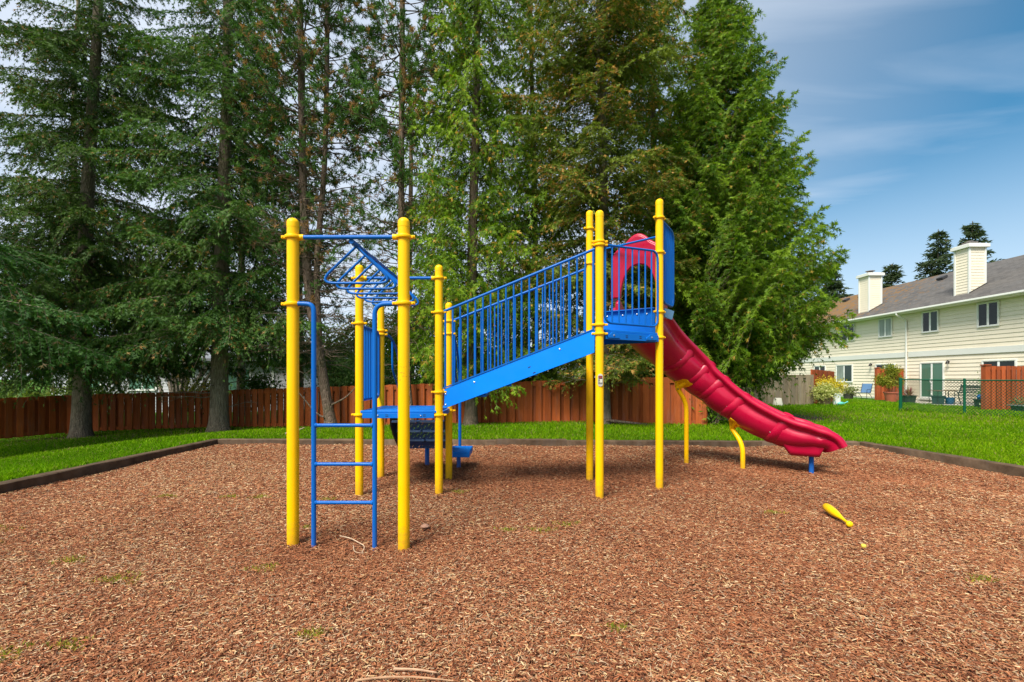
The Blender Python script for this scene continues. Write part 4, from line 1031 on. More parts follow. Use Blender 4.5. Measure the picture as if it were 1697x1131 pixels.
conifer('cedar_tree', 'slender cedar filling the gap between the fir and the fluted cedar', (.75, 14.6), (.6, 14.7, 15), .12, .05, [(0, 1.2), (2, 1.9), (5, 1.9), (9, 1.6), (13, 1.1), (15, .4)], 230, (1.0, 14.6), CEDAR, CEDP2, BARK_C, LEAF_C, 43, .09, 2)
conifer('cedar_tree', 'tall narrow cedar rising behind the big cone shaped cedar', (4.6, 15.3), (4.6, 15.3, 17), .16, .05, [(0, 1.2), (3, 2.0), (8, 2.0), (12, 1.6), (17, .5)], 220, (1.0, 16.5), CEDAR, CEDP2, BARK_C, LEAF_C, 44, .10, 2)

# the second row, beyond the fence
BACKR = dict(SPRUCE, sp2=.14, sp3=.055, len=.24, wid=.055, fan=False)
conifer('spruce_tree', 'further spruce beyond the fence, filling the gap left of the leaning dark trunk', (-18.2, 19.5), (-18.0, 19.5, 17), .2, .06, [(0, 3.2), (4, 3.2), (10, 2.4), (17, .6)], 130, (1.6, 16.5), BACKR, DKSP, BARK_S, LEAF, 25, .05)
conifer('spruce_tree', 'further spruce beyond the fence, seen between the dark leaning and the pale flared trunks', (-12.4, 21.5), (-12.2, 21.5, 15), .2, .06, [(0, 2.6), (4, 2.6), (10, 1.9), (15, .5)], 90, (6.0, 14.5), BACKR, DKSP, BARK_S, LEAF, 26, .05)
conifer('spruce_tree', 'further thin spruce beyond the fence, between the pale flared trunk and the forked pine', (-8.4, 18.6), (-8.3, 18.6, 15), .16, .05, [(0, 2.0), (4, 2.0), (10, 1.6), (15, .4)], 90, (2.2, 14.5), BACKR, DKSP2, BARK_S, LEAF, 27, .08)
conifer('cedar_tree', 'further cedar beyond the fence, behind the thin straight pine', (-4.0, 18.4), (-4.0, 18.4, 14), .16, .05, [(0, 1.9), (4, 1.9), (9, 1.4), (14, .4)], 100, (1.6, 13.5), dict(CEDAR, sp2=.14, sp3=.055, len=.22, wid=.055, fan=False), CEDP2, BARK_C, LEAF_C, 28, .08)
# pines: tall bare stems, needle tufts at the ends of the twigs
def pine(label, stems, seed, zlo, rad, nbr, pal, brown=.18, needles=13, low=()):
    b = stems[0][0]; z0 = gzf(b[0], b[1]); root = tag(empty('pine_tree', (b[0], b[1], z0)), label, 'tree'); cr = Crown(seed); rg = cr.rg; pal = np.array(pal)
    for si, (base, knots, rb, rt) in enumerate(stems):
        P = crspline([(base[0], base[1], z0 if len(base) == 2 else base[2])] + knots, 18); trunk_mesh(cr.w, P, rb, rt, 12, 1.45 if si == 0 else 1.0, seed + si)
        for i in range(nbr):
            z = rg.uniform(zlo, P[-1, 2] - .3); az = i * 2.4 + rg.uniform(-.5, .5); c = np.array([np.interp(z, P[:, 2], P[:, 0]), np.interp(z, P[:, 2], P[:, 1]), z])
            L = np.interp(z, [a for a, _ in rad], [r for _, r in rad]) * rg.uniform(.55, 1.15); up = rg.uniform(-.12, .42)
            h = np.array([math.cos(az), math.sin(az), up]); pts = [c]
            for k in range(6): pts.append(pts[-1] + h * L / 6 + rg.normal(0, .045, 3) * L * .5 + np.array([0, 0, .012 * k]))
            pts = np.array(pts); cr.limb([tuple(p) for p in pts], .011 + .006 * L, .004, 4)
            dens = np.interp(z, [zlo, zlo + 3.5, 9], [.25, .7, 1.0])
            nt = max(3, int(13 * L * dens)); t = rg.uniform(.35, 1, nt)
            tb = np.stack([np.interp(t, np.linspace(0, 1, 7), pts[:, k]) for k in range(3)], 1)
            td = unit(h + rg.normal(0, .75, (nt, 3))); tl = rg.uniform(.10, .55, nt) * (1.1 - t * .6)
            te = tb + td * tl[:, None] + np.array([0, 0, .03])
            for k in range(nt): cr.limb([tuple(tb[k]), tuple((tb[k] + te[k]) / 2 + rg.normal(0, .02, 3)), tuple(te[k])], .005, .0025, 3)
            nn = needles; N = nt * nn
            d = unit(np.repeat(td, nn, 0) * .75 + rg.normal(0, .62, (N, 3)) + np.array([0, 0, .15])); q = np.repeat(te, nn, 0) - np.repeat(td * tl[:, None], nn, 0) * rg.uniform(0, .45, (N, 1))
            tone = np.clip(rg.normal(.5, .3, nt), 0, 1); c3 = np.repeat(pal[0] * (1 - tone[:, None]) + pal[1] * tone[:, None], nn, 0)
            br = np.repeat(rg.random(nt) < brown, nn); c3[br] = pal[2] * rg.uniform(.6, 1.3, (br.sum(), 1))
            cr.add(q, d, rg.uniform(.09, .16, N), np.full(N, .022), rg.normal(0, 1, (N, 3)), c3)
        for i in range(60):
            z = rg.uniform(1.6, 6.5); az = rg.uniform(0, 2 * PI); c = np.array([np.interp(z, P[:, 2], P[:, 0]), np.interp(z, P[:, 2], P[:, 1]), z]); L = rg.uniform(.7, 2.1)
            d = np.array([math.cos(az), math.sin(az), rg.uniform(-.25, .3)]); pts = [c]
            for k in range(6): pts.append(pts[-1] + d * L / 6 + rg.normal(0, .05, 3))
            cr.limb([tuple(p) for p in pts], .013, .003, 4)
            for k in range(9):
                b = pts[rg.integers(1, 7)]; dd = unit(d + rg.normal(0, .8, 3)); l = rg.uniform(.2, .6); cr.limb([tuple(b), tuple(b + dd * l * .5 + rg.normal(0, .03, 3)), tuple(b + dd * l + rg.normal(0, .06, 3))], .005, .002, 3)
    for pts in low: cr.limb([tuple(p) for p in crspline(pts, 12)], .028, .008, 6)
    cr.finish(root, LEAF, BARK_P); return root
PINP = [(0.039, 0.1014, 0.0208), (0.1105, 0.221, 0.0468), (0.338, 0.1885, 0.078)]
pine('leaning pine whose stem forks in two, behind the left ladder post', [((-5.25, 13.7), [(-5.55, 13.7, 1.6), (-5.95, 13.7, 4.2), (-6.1, 13.7, 8), (-6.2, 13.7, 14.5)], .155, .07), ((-5.62, 13.75, 2.2), [(-5.72, 13.8, 4.6), (-5.52, 13.9, 8), (-5.42, 13.9, 14.5)], .095, .06)], 51, 3.0, [(3, 1.5), (6, 1.9), (10, 2.0), (14, 1.5)], 125, PINP, .22, needles=18, low=[[(-5.3, 13.6, .1), (-5.6, 13.5, .25), (-6.0, 13.45, .75), (-6.3, 13.4, 1.15), (-6.35, 13.4, 1.9)], [(-5.2, 13.6, .5), (-4.7, 13.4, .75), (-4.3, 13.3, 1.2), (-4.05, 13.3, 1.9)]])
pine('thin straight pine seen between the two front ladder posts and the deck', [((-2.85, 13.3), [(-3.1, 13.4, 3), (-3.15, 13.4, 7), (-3.1, 13.4, 14.5)], .10, .07)], 52, 3.0, [(3, 1.5), (6, 1.9), (10, 2.1), (14, 1.6)], 175, PINP, .15, needles=18)

# small far conifers, each its own tree
def far_conifer(label, x, y, h, r, seed, name='conifer_tree'):
    root = tag(empty(name, (x, y, -.2)), label, 'tree', 'distant conifers beyond the townhouse roof'); cr = Crown(seed); rg = cr.rg
    P = trunk_line((x, y, -.2), (x, y, h), seed=seed, wob=.15); trunk_mesh(cr.w, P, .28, .04, 8, 1.2, seed)
    st = dict(FIR, sp2=.24, l2max=1.5, sp3=.10, len=.50, wid=.16, drop=.5, bare=.03, fan=False)
    pal = np.array([(.030, .055, .022), (.075, .105, .045), (.09, .07, .04)])
    for i in range(250):
        z = h * rg.uniform(.18, .985); L = r * (1.03 - z / h) ** .8 * rg.uniform(.5, 1.2) + .25
        branch_sprigs(cr, np.array([x, y, z]), i * 2.4 + rg.uniform(-.4, .4), L, st, pal, .03)
    cr.finish(root, LEAF, BARK_S)
far_conifer('distant tall conifer immediately left of the right hand chimney', 55.2, 61, 20.4, 5.6, 61)
far_conifer('distant conifer mostly hidden behind the right hand chimney', 60.6, 62, 21.8, 6.0, 62)
far_conifer('distant small conifer just right of the left hand chimney', 50.0, 62, 16.2, 4.6, 63)
far_conifer('distant conifer top showing between the big cedar and the left hand chimney', 38.0, 56, 14.2, 4.2, 64)

def broadleaf(name, label, cat, base, blobs, n, pal, stems, ln=.075, wd=.05, seed=1, trunk_mat=None, group=None, stem_r=.03):
    """blobs: list of (dx, dy, z, rx, rz); leaves cluster on twigs inside them"""
    z0 = gzf(*base) if len(base) == 2 else base[2]; root = tag(empty(name, (base[0], base[1], z0)), label, cat, group); cr = Crown(seed); rg = cr.rg; pal = np.array(pal)
    tot = sum(b[3] ** 2 * b[4] for b in blobs)
    for dx, dy, z, rx, rz in blobs:
        k = int(n * rx * rx * rz / tot); ncl = max(6, k // 26); u = unit(rg.normal(0, 1, (ncl, 3))) * (rg.random((ncl, 1)) ** .38)
        cl = np.array([base[0] + dx, base[1] + dy, z0 + z]) + u * np.array([rx, rx, rz]) * rg.uniform(.85, 1.12, (ncl, 1))
        tone = np.clip(rg.normal(.5, .28, ncl), 0, 1); q = np.repeat(cl, 26, 0) + rg.normal(0, 1, (ncl * 26, 3)) * np.array([1, 1, .7]) * ln * 1.6
        N = len(q); tt = np.clip(np.repeat(tone, 26)[:, None] + rg.normal(0, .15, (N, 1)), 0, 1); c = pal[0] * (1 - tt) + pal[1] * tt
        cr.add(q, rg.normal(0, 1, (N, 3)) + np.array([0, 0, -.2]), ln * rg.uniform(.7, 1.3, N), wd * rg.uniform(.7, 1.3, N), rg.normal(0, 1, (N, 3)) + np.array([0, -.2, .6]), c)
        for i in range(stems):
            e = cl[rg.integers(0, ncl)]; s = np.array([base[0] + rg.normal(0, stem_r * 2), base[1] + rg.normal(0, stem_r * 2), z0 - .05]); mid = (s + e) / 2 + rg.normal(0, .08, 3) * (e[2] - z0); mid[2] = s[2] + (e[2] - s[2]) * .55
            cr.limb([tuple(p) for p in crspline([s, mid, e], 7)], stem_r, stem_r * .25, 6)
    v = np.concatenate(cr.V); c = np.concatenate(cr.C); np_obj('foliage', v, len(v) // 4, 4, LEAF_B, root, c)
    cr.w.build('stems', trunk_mat or BARK_P, root, fix=False); return root
PALE_BARK = mat_bark('pale_bark', (.30, .24, .17), (.52, .45, .36))
LIME = [(.20, .22, .012), (.42, .40, .035)]
GRN = [(.035, .10, .012), (.11, .20, .03)]
broadleaf('birch_tree', 'pale stemmed tree with yellow green leaves behind the fence between two dark spruces', 'tree', (-14.0, 19.4), [(-1.2, 0, 5.6, 1.9, 1.3), (.6, .3, 6.8, 1.5, 1.3), (-.2, 0, 4.2, 1.7, .9), (2.6, .2, 5.0, 1.1, 1.0)], 9500, LIME, 3, .11, .075, 71, PALE_BARK, stem_r=.09)
broadleaf('bush', 'light green leafy bush behind the fence, seen between the forked pine and the low deck', 'bush', (-5.4, 16.9), [(0, 0, 1.65, 1.3, .8), (-.9, .2, 1.3, .8, .6), (.9, .1, 1.35, .7, .6)], 9000, [(.07, .16, .03), (.24, .36, .10)], 4, .09, .05, 72)
broadleaf('bush', 'small bright bush behind the fence just left of the thick pale spruce trunk', 'bush', (-11.6, 17.6), [(0, 0, 1.1, .75, .6)], 2600, LIME, 4, .075, .05, 73)
broadleaf('bush', 'round dark leafed bush behind the fence right of the thick pale trunk', 'bush', (-9.35, 17.4), [(0, 0, 1.15, .7, .65)], 3000, GRN, 4, .085, .055, 74)
broadleaf('bush', 'leafy green bush above the fence, right of the fir trunk', 'bush', (3.9, 15.4), [(-.5, 0, 1.7, 1.1, .9), (.6, .2, 1.8, 1.0, .9)], 11000, [(.03, .085, .014), (.09, .19, .035)], 5, .085, .055, 75)
broadleaf('bush', 'leafy green bush above the fence, behind the middle of the sloping railing', 'bush', (-.1, 15.6), [(-.7, 0, 1.6, .9, .8), (.5, .2, 1.5, 1.0, .8)], 8000, [(.05, .11, .02), (.16, .24, .05)], 5, .085, .055, 76)
broadleaf('bush', 'low yellow green hedge bush behind the fence at the left edge', 'bush', (-17.2, 17.8), [(-1.6, 0, .9, 1.3, .6), (.3, 0, 1.0, 1.3, .65), (2.2, 0, .95, 1.0, .6)], 9000, [(.06, .12, .02), (.20, .26, .04)], 5, .08, .055, 77)
broadleaf('bush', 'yellowish shrub top just above the grey fence beside the cedar', 'bush', (11.6, 21.8), [(0, 0, 1.35, .75, .35)], 1800, LIME, 4, .08, .05, 78)
broadleaf('bush', 'low cedar seedling at the free end of the red brown board fence', 'bush', (5.15, 11.9), [(0, 0, .75, .30, .42), (.15, .1, .45, .3, .3)], 1500, CEDP[:2], 3, .12, .035, 79, stem_r=.02)

broadleaf('leafy_tree', 'small leafy green tree behind the fence left of the fluted cedar', 'tree', (-4.3, 20.5), [(0, 0, 3.2, 1.5, 1.3), (-1.0, .2, 2.6, 1.0, .9), (.9, .1, 4.2, 1.1, .9)], 12000, [(.05, .12, .02), (.17, .28, .05)], 4, .11, .07, 91, stem_r=.06)
broadleaf('leafy_tree', 'small yellowish leafy tree behind the fence, just left of the forked pine', 'tree', (-7.9, 21.5), [(0, 0, 2.6, 1.4, 1.2), (.7, .2, 3.6, 1.0, .8)], 8000, [(.06, .13, .02), (.22, .30, .05)], 4, .11, .07, 92, stem_r=.06)
broadleaf('bush', 'dark green bush behind the fence, just left of the fluted cedar', 'bush', (-2.7, 16.6), [(-.4, 0, 1.35, .9, .75), (.6, .1, 1.5, .8, .8)], 7000, GRN, 4, .085, .055, 93)
# exposed roots under the big cedar
for pts, lb in (([(5.6, 12.9, .05), (6.6, 12.75, .06), (7.4, 13.1, .05), (8.1, 13.0, .02)], 'long bare root crossing the dirt under the big cedar'), ([(6.4, 13.9, .06), (7.2, 13.8, .07), (7.9, 14.1, .03)], 'short bare root behind the long one under the big cedar'), ([(2.42, 12.1, .10), (3.0, 11.95, .06), (3.6, 11.9, .01)], 'thick bare root running right from the fir along the fence')):
    q = crspline(pts, 16); m = MB(); m.tube([(x, y, gzf(x, y) + z) for x, y, z in q], list(np.linspace(.045, .018, 16)), 7); tag(m.build('tree_root', BARK_P), lb, 'root')

# ------------------------------------------------------------------ the townhouse
WX = 23.2
def siding(name, c, dark):
    t = NT(name); co = t.co()
    f = t.noise(.7, 4, .6, co); base = t.ramp(f, [(.3, tuple(x * .93 for x in c[:3])), (.7, c)])
    st = t.noise(1, 5, .7, t.co((3, 3, .25))); base = t.mix(t.ramp(st, [(.55, (0, 0, 0)), (.85, (.22, .22, .22))]), base, dark)
    t.pbr(base, .5, None, .4); return t.mat
SIDE = siding('cream_vinyl_siding', (.84, .745, .575, 1), (.52, .45, .33, 1))
SIDEG = siding('grey_vinyl_siding', (.50, .50, .52, 1), (.35, .35, .35, 1))
WHITE = mat_plain('white_trim', (.78, .78, .74, 1), .45)
TRIMC = mat_plain('cream_trim', (.70, .70, .64, 1), .5, .03, 1)
def glass(name, c, blinds=False, rough=.06):
    t = NT(name); base = c
    if blinds:
        w = t.n('ShaderNodeTexWave', bands_direction='Y'); w.inputs['Scale'].default_value = 5.2; w.inputs['Distortion'].default_value = .25
        t.l(t.co(), w.inputs['Vector']); base = t.ramp(w.outputs['Fac'], [(.15, tuple(x * .45 for x in c[:3])), (.7, c)])
    else:
        base = t.ramp(t.noise(1.6, 3, .5, t.co((1, 2, .5))), [(.35, tuple(x * .6 for x in c[:3])), (.7, c)])
    t.pbr(base, rough, None, .35); return t.mat
GL_D = glass('dark_window_glass', (.016, .024, .022, 1)); GL_G = glass('green_blind_glass', (.10, .22, .15, 1), True); GL_L = glass('pale_curtain_glass', (.30, .36, .30, 1))
GL_M = glass('dim_green_glass', (.03, .06, .045, 1), True)
def shingles():
    t = NT('grey_shingles'); b = t.n('ShaderNodeTexBrick'); b.offset = .5; b.inputs['Scale'].default_value = 1; b.inputs['Brick Width'].default_value = .30; b.inputs['Row Height'].default_value = .14; b.inputs['Mortar Size'].default_value = .006
    c = t.n('ShaderNodeTexCoord'); mp = t.n('ShaderNodeMapping'); mp.inputs['Rotation'].default_value = (0, 0, R(90)); t.l(c.outputs['Object'], mp.inputs['Vector']); t.l(mp.outputs[0], b.inputs['Vector'])
    b.inputs['Color1'].default_value = (.075, .071, .068, 1); b.inputs['Color2'].default_value = (.115, .11, .105, 1); b.inputs['Mortar'].default_value = (.03, .03, .03, 1)
    n = t.noise(1.1, 6, .7, t.co()); base = t.mix(t.ramp(n, [(.35, (0, 0, 0)), (.7, (.6, .6, .6))]), b.outputs['Color'], (.14, .125, .11, 1))
    # moss, thickest towards the far end of the roof
    sp = t.n('ShaderNodeSeparateXYZ'); t.l(c.outputs['Object'], sp.inputs[0])
    mr = t.n('ShaderNodeMapRange'); mr.inputs[1].default_value = 22; mr.inputs[2].default_value = 36; mr.inputs[3].default_value = -.10; mr.inputs[4].default_value = .19; t.l(sp.outputs['Y'], mr.inputs[0])
    ad = t.n('ShaderNodeMath', operation='ADD'); t.l(mr.outputs[0], ad.inputs[0]); t.l(t.noise(3.2, 7, .75, t.co()), ad.inputs[1])
    base = t.mix(t.ramp(ad.outputs[0], [(.60, (0, 0, 0)), (.68, (.9, .9, .9))]), base, (.20, .105, .03, 1))
    t.pbr(base, .9, t.bump(b.outputs['Fac'], -.4, .02), .2); return t.mat
SHING = shingles()

def lap_wall(m, x, y0, y1, z0, z1, course=.20, lip=.026):
    """horizontal lap siding facing -x, real overlapping courses"""
    z = z0
    while z < z1 - 1e-4:
        zt = min(z + course, z1)
        m.add([(x - lip, y0, z), (x - lip, y1, z), (x - .002, y1, zt), (x - .002, y0, zt), (x, y0, z), (x, y1, z)], [(0, 3, 2, 1), (0, 1, 5, 4)]); z = zt
VENTM = mat_plain('vent_dark', (.035, .034, .034, 1), .6)
def townhouse():
    root = tag(empty('townhouse', (WX, 24, -.15)), 'two storey cream sided townhouse with two chimneys and a grey shingle roof', 'house')
    Y0, Y1 = 12.0, 43.0
    m = MB(); m.b2((WX + .001, Y0, -.5), (WX + 8.6, Y1, 5.0)); lap_wall(m, WX, Y0, Y1, .02, 2.46); lap_wall(m, WX, Y0, Y1, 2.76, 5.02)
    w = m.build('wall', SIDE, root, smooth=False, fix=False)
    m = MB(); m.b2((WX - .06, Y0, 2.455), (WX, 27.5, 2.755)); m.b2((WX - .06, 27.72, 2.455), (WX, Y1, 2.755)); m.build('belt_trim', TRIMC, w, bevel=.004)
    m = MB(); m.b2((WX - .012, Y0, -.4), (WX, Y1, .02)); m.build('foundation', mat_plain('painted_foundation', (.62, .60, .54, 1), .8, .15), w)
    # roof: eave at x = 22.65 z = 5.12, ridge at x = 27.4 z = 7.8
    m = MB(); m.prism([(22.62, Y0 - .4, 5.08), (22.62, Y0 - .4, 5.16), (27.4, Y0 - .4, 7.84), (32.2, Y0 - .4, 5.16), (32.2, Y0 - .4, 5.08)], (0, Y1 - Y0 + .8, 0))
    rf = m.build('roof', SHING, root, smooth=False)
    m = MB(); m.b2((22.66, Y0 - .38, 5.0), (WX + .0, Y1, 5.075)); m.build('soffit', WHITE, rf)
    m = MB(); gp = [(22.60, 5.145), (22.52, 5.145), (22.51, 5.06), (22.55, 5.02), (22.655, 5.02), (22.655, 5.08)]
    m.prism([(x, Y0 - .4, z) for x, z in gp], (0, Y1 - Y0 + .8, 0)); m.build('gutter', TRIMC, rf)
    # downspout
    m = MB(); m.tube(fillet([(22.56, 27.62, 5.03), (22.56, 27.62, 4.93), (WX - .065, 27.62, 4.62), (WX - .065, 27.62, -.05)], .12, 6), .052, 10); m.build('downspout', TRIMC, root)
    def win(name, ya, yb, z0, z1, gl, gr, depth=.085, mull=True, sill=True):
        f = MB(); t = .06
        f.b2((WX - depth, ya - t, z1), (WX - .0, yb + t, z1 + t)); f.b2((WX - depth, ya - t, z0 - t), (WX - .0, yb + t, z0)); f.b2((WX - depth, ya - t, z0), (WX, ya, z1)); f.b2((WX - depth, yb, z0), (WX, yb + t, z1))
        o = f.build(name, TRIMC, root, bevel=.004); ym = (ya + yb) / 2
        m = MB(); m.b2((WX - .068, ym - .03, z0), (WX - .056, ym + .03, z1)); s = .024
        for a, b in ((ya, ym - .03), (ym + .03, yb)):
            m.b2((WX - .064, a, z0), (WX - .0565, a + s, z1)); m.b2((WX - .064, b - s, z0), (WX - .0565, b, z1)); m.b2((WX - .064, a + s, z0), (WX - .0565, b - s, z0 + s)); m.b2((WX - .064, a + s, z1 - s), (WX - .0565, b - s, z1))
        m.build('sash', WHITE, o)
        for a, b, g in ((ya, ym - .03, gr), (ym + .03, yb, gl)):
            m = MB(); m.b2((WX - .0595, a, z0), (WX - .0555, b, z1)); m.build('pane', g, o, smooth=False)
        return o
    win('window', 22.42, 23.36, 3.80, 4.90, GL_D, GL_D); win('window', 25.60, 26.52, 3.82, 4.90, GL_D, GL_M)
    win('window', 28.72, 29.66, 3.82, 4.90, GL_L, GL_L); win('window', 31.85, 33.1, 3.82, 4.90, GL_D, GL_D); win('window', 35.6, 36.8, 3.82, 4.90, GL_D, GL_D)
    win('window', 32.05, 33.55, .98, 2.10, GL_L, GL_M); win('window', 34.8, 36.0, .98, 2.10, GL_M, GL_D)
    def slider(ya, yb, gl, gr):
        o = win('sliding_door', ya, yb, .17, 2.06, gl, gr, .09)
        m = MB(); m.b2((WX - .19, ya - .1, .045), (WX - .001, yb + .1, .083)); m.build('door_sill', WHITE, o)
        m = MB(); m.b2((WX - .085, (ya + yb) / 2 + .06, .95), (WX - .066, (ya + yb) / 2 + .085, 1.2)); m.build('door_handle', WHITE, o)
    slider(25.28, 26.62, GL_G, GL_G); slider(21.65, 23.12, GL_D, GL_D); slider(28.5, 29.9, GL_D, GL_L)
    DKM = mat_plain('dark_lamp_metal', (.02, .018, .016, 1), .4, metal=.5)
    for y, z in ((30.35, 2.10), (24.98, 2.10), (21.0, 2.10)):
        m = MB(); m.lathe([(.06, 0), (.06, .02), (.02, .03)], (WX - .022, y, z), 10, M=Matrix.Rotation(R(-90), 3, 'Y')); m.tube([(WX - .04, y, z), (WX - .12, y - .04, z + .05), (WX - .17, y - .08, z)], .035, 8)
        m.lathe([(.03, .05), (.07, .0), (.085, -.09), (.03, -.085)], (WX - .18, y - .09, z - .01), 10); m.build('wall_lamp', DKM, root)
    # chimneys clad in the same siding
    for (ya, yb, cap_c, label) in ((24.08, 24.85, True, 'near'), (30.85, 31.7, True, 'far')):
        xa, xb = 23.4, 24.2; m = MB(); m.b2((xa, ya, 4.9), (xb, yb, 7.95))
        z = 5.2
        while z < 7.9:
            zt = min(z + .145, 7.93); l = .016
            m.add([(xa - l, ya - l, z), (xa - l, yb + l, z), (xa - .002, yb, zt), (xa - .002, ya - .002, zt), (xa, ya, z), (xa, yb, z)], [(0, 3, 2, 1), (0, 1, 5, 4)])
            m.add([(xa - l, ya - l, z), (xb + l, ya - l, z), (xb, ya - .002, zt), (xa - .002, ya - .002, zt), (xa, ya, z), (xb, ya, z)], [(0, 1, 2, 3), (0, 4, 5, 1)]); z = zt
        c = m.build('chimney', SIDE, rf, smooth=False, fix=False)
        m = MB()
        for x, y in ((xa, ya), (xa, yb), (xb, ya)): m.b2((x - .045, y - .045, 5.0), (x + .045, y + .045, 7.93))
        m.b2((xa - .14, ya - .14, 7.93), (xb + .14, yb + .14, 8.10)); m.b2((xa - .09, ya - .09, 8.10), (xb + .09, yb + .09, 8.13))
        cp = m.build('chimney_trim', TRIMC, c, bevel=.006); cp.parent = rf
        fm = mat_plain('flue_metal', (.22, .19, .17, 1), .5, .3, metal=.4); m = MB(); xm, ym = (xa + xb) / 2, (ya + yb) / 2
        if label == 'far':
            m.lathe([(.17, 8.13), (.17, 8.26), (.10, 8.27)], (xm, ym, 0), 14); m.lathe([(.26, 8.30), (.27, 8.33), (.10, 8.37)], (xm, ym, 0), 14); m.lathe([(.05, 8.26), (.05, 8.31)], (xm, ym, 0), 8)
        else:
            m.b2((xm - .28, ym - .28, 8.13), (xm + .28, ym + .28, 8.20)); m.b2((xm - .22, ym - .22, 8.22), (xm + .22, ym + .22, 8.29)); m.b2((xm - .1, ym - .1, 8.19), (xm + .1, ym + .1, 8.36))
        m.build('flue_cap', fm, rf, bevel=.004)
        m = MB(); m.b2((xa - .06, ya - .07, 5.42), (xb + .05, ya - .046, 5.62 + .42), 0); m.v = [(x, y, z - (0 if z < 5.5 else 0) + (x - xa) * .56 - .02) for x, y, z in m.v]
        m.v = [(x, y, (5.47 + (x - 23.2) * .56) + (.07 if i >= 4 else -.03)) for i, (x, y, z) in enumerate(m.v)]
        m.build('flashing', mat_plain('flashing_dark', (.05, .045, .04, 1), .6), rf)
    for y in (26.9, 28.9, 34.2, 35.5, 37.2):
        m = MB(); x = 26.4; z = 5.16 + (x - 22.62) * .5607; m.bar((x - .16, y, z + .03), (x + .16, y, z + .20), .42, .13)
        m.build('roof_vent', VENTM, rf)
    m = MB(); m.b2((20.3, 13.0, -.3), (WX - .013, 31.0, -.075)); o = m.build('patio', mat_plain('patio_concrete', (.40, .36, .29, 1), .9, .2, 2, bump=.3)); o['kind'] = 'structure'
    return root
townhouse()

def rear_house():
    root = tag(empty('grey_house', (-16, 25.5, -.6)), 'single storey grey sided house glimpsed over the fence behind the left trees', 'house')
    m = MB(); m.b2((-25, 25.5, -.9), (-7.6, 34, 2.2)); z = -.5
    while z < 2.15:
        m.add([(-25, 25.48, z), (-7.6, 25.48, z), (-7.6, 25.498, z + .16), (-25, 25.498, z + .16), (-25, 25.5, z), (-7.6, 25.5, z)], [(0, 1, 2, 3), (0, 4, 5, 1)]); z += .16
    m.build('wall', SIDEG, root, smooth=False, fix=False)
    m = MB(); m.add([(-25.5, 24.9, 2.15), (-7.1, 24.9, 2.15), (-7.1, 34.6, 2.15), (-25.5, 34.6, 2.15), (-22, 29.7, 3.25), (-10.2, 29.7, 3.25), (-25.5, 24.9, 2.28), (-7.1, 24.9, 2.28), (-7.1, 34.6, 2.28), (-25.5, 34.6, 2.28)],
          [(0, 3, 2, 1), (6, 7, 5, 4), (7, 8, 5), (8, 9, 4, 5), (9, 6, 4), (0, 1, 7, 6), (1, 2, 8, 7), (2, 3, 9, 8), (3, 0, 6, 9)])
    m.build('roof', mat_plain('slate_grey_roof', (.22, .23, .24, 1), .9, .2, 3), root, smooth=False)
    for xa, xb, za, zb in ((-20.7, -19.3, .65, 1.5), (-23.6, -22.3, .6, 1.5), (-15.4, -14.2, .5, 1.7)):
        m = MB(); y = 25.43
        m.b2((xa - .1, y, zb), (xb + .1, y + .07, zb + .1)); m.b2((xa - .1, y, za - .1), (xb + .1, y + .07, za)); m.b2((xa - .1, y, za), (xa, y + .07, zb)); m.b2((xb, y, za), (xb + .1, y + .07, zb)); m.b2(((xa + xb) / 2 - .03, y + .01, za), ((xa + xb) / 2 + .03, y + .06, zb))
        o = m.build('window', WHITE, root); m = MB(); m.b2((xa, y + .03, za), (xb, y + .045, zb)); m.build('pane', glass('mint_blind_glass', (.16, .34, .24, 1), False), o, smooth=False)
    for x in (-13.0, -9.0, -17.7):
        m = MB(); m.b2((x, 25.41, -.6), (x + .13, 25.478, 2.15)); m.build('corner_trim', WHITE, root)
rear_house()

# ------------------------------------------------------------------ things in the yard
def pot(label, x, y, z, r0, r1, h, c, n=20, cat='planter', name='planter_pot', flip=False, rough=.5, saucer=None):
    root = tag(empty(name, (x, y, z)), label, cat); m = MB(); a, b = (r0, r1)
    if flip: m.lathe([(a, 0), (a, .03), (b * .97, h - .03), (b * .9, h), (.02, h)], (x, y, z), n)
    else: m.lathe([(a * .9, 0), (a, .015), (b * .97, h * .86), (b * 1.07, h * .87), (b * 1.08, h), (b * .95, h), (b * .92, h - .05), (.02, h - .05)], (x, y, z), n)
    m.build('pot', mat_plain('glaze_' + label[:8], c, rough, .1, 4), root)
    if saucer: m = MB(); m.lathe([(r0 * 1.0, -.02), (r0 * 1.12, .0), (r0 * 1.14, .05), (r0 * 1.02, .05)], (x, y, z - .03), n); m.build('saucer', mat_plain('saucer_clay', saucer, .8), root)
    return root
def plant(label, x, y, blobs, n, pal, ln, wd, seed, name='potted_plant', z=None): return broadleaf(name, label, 'plant', (x, y, z), blobs, n, pal, 4, ln, wd, seed, stem_r=.012)
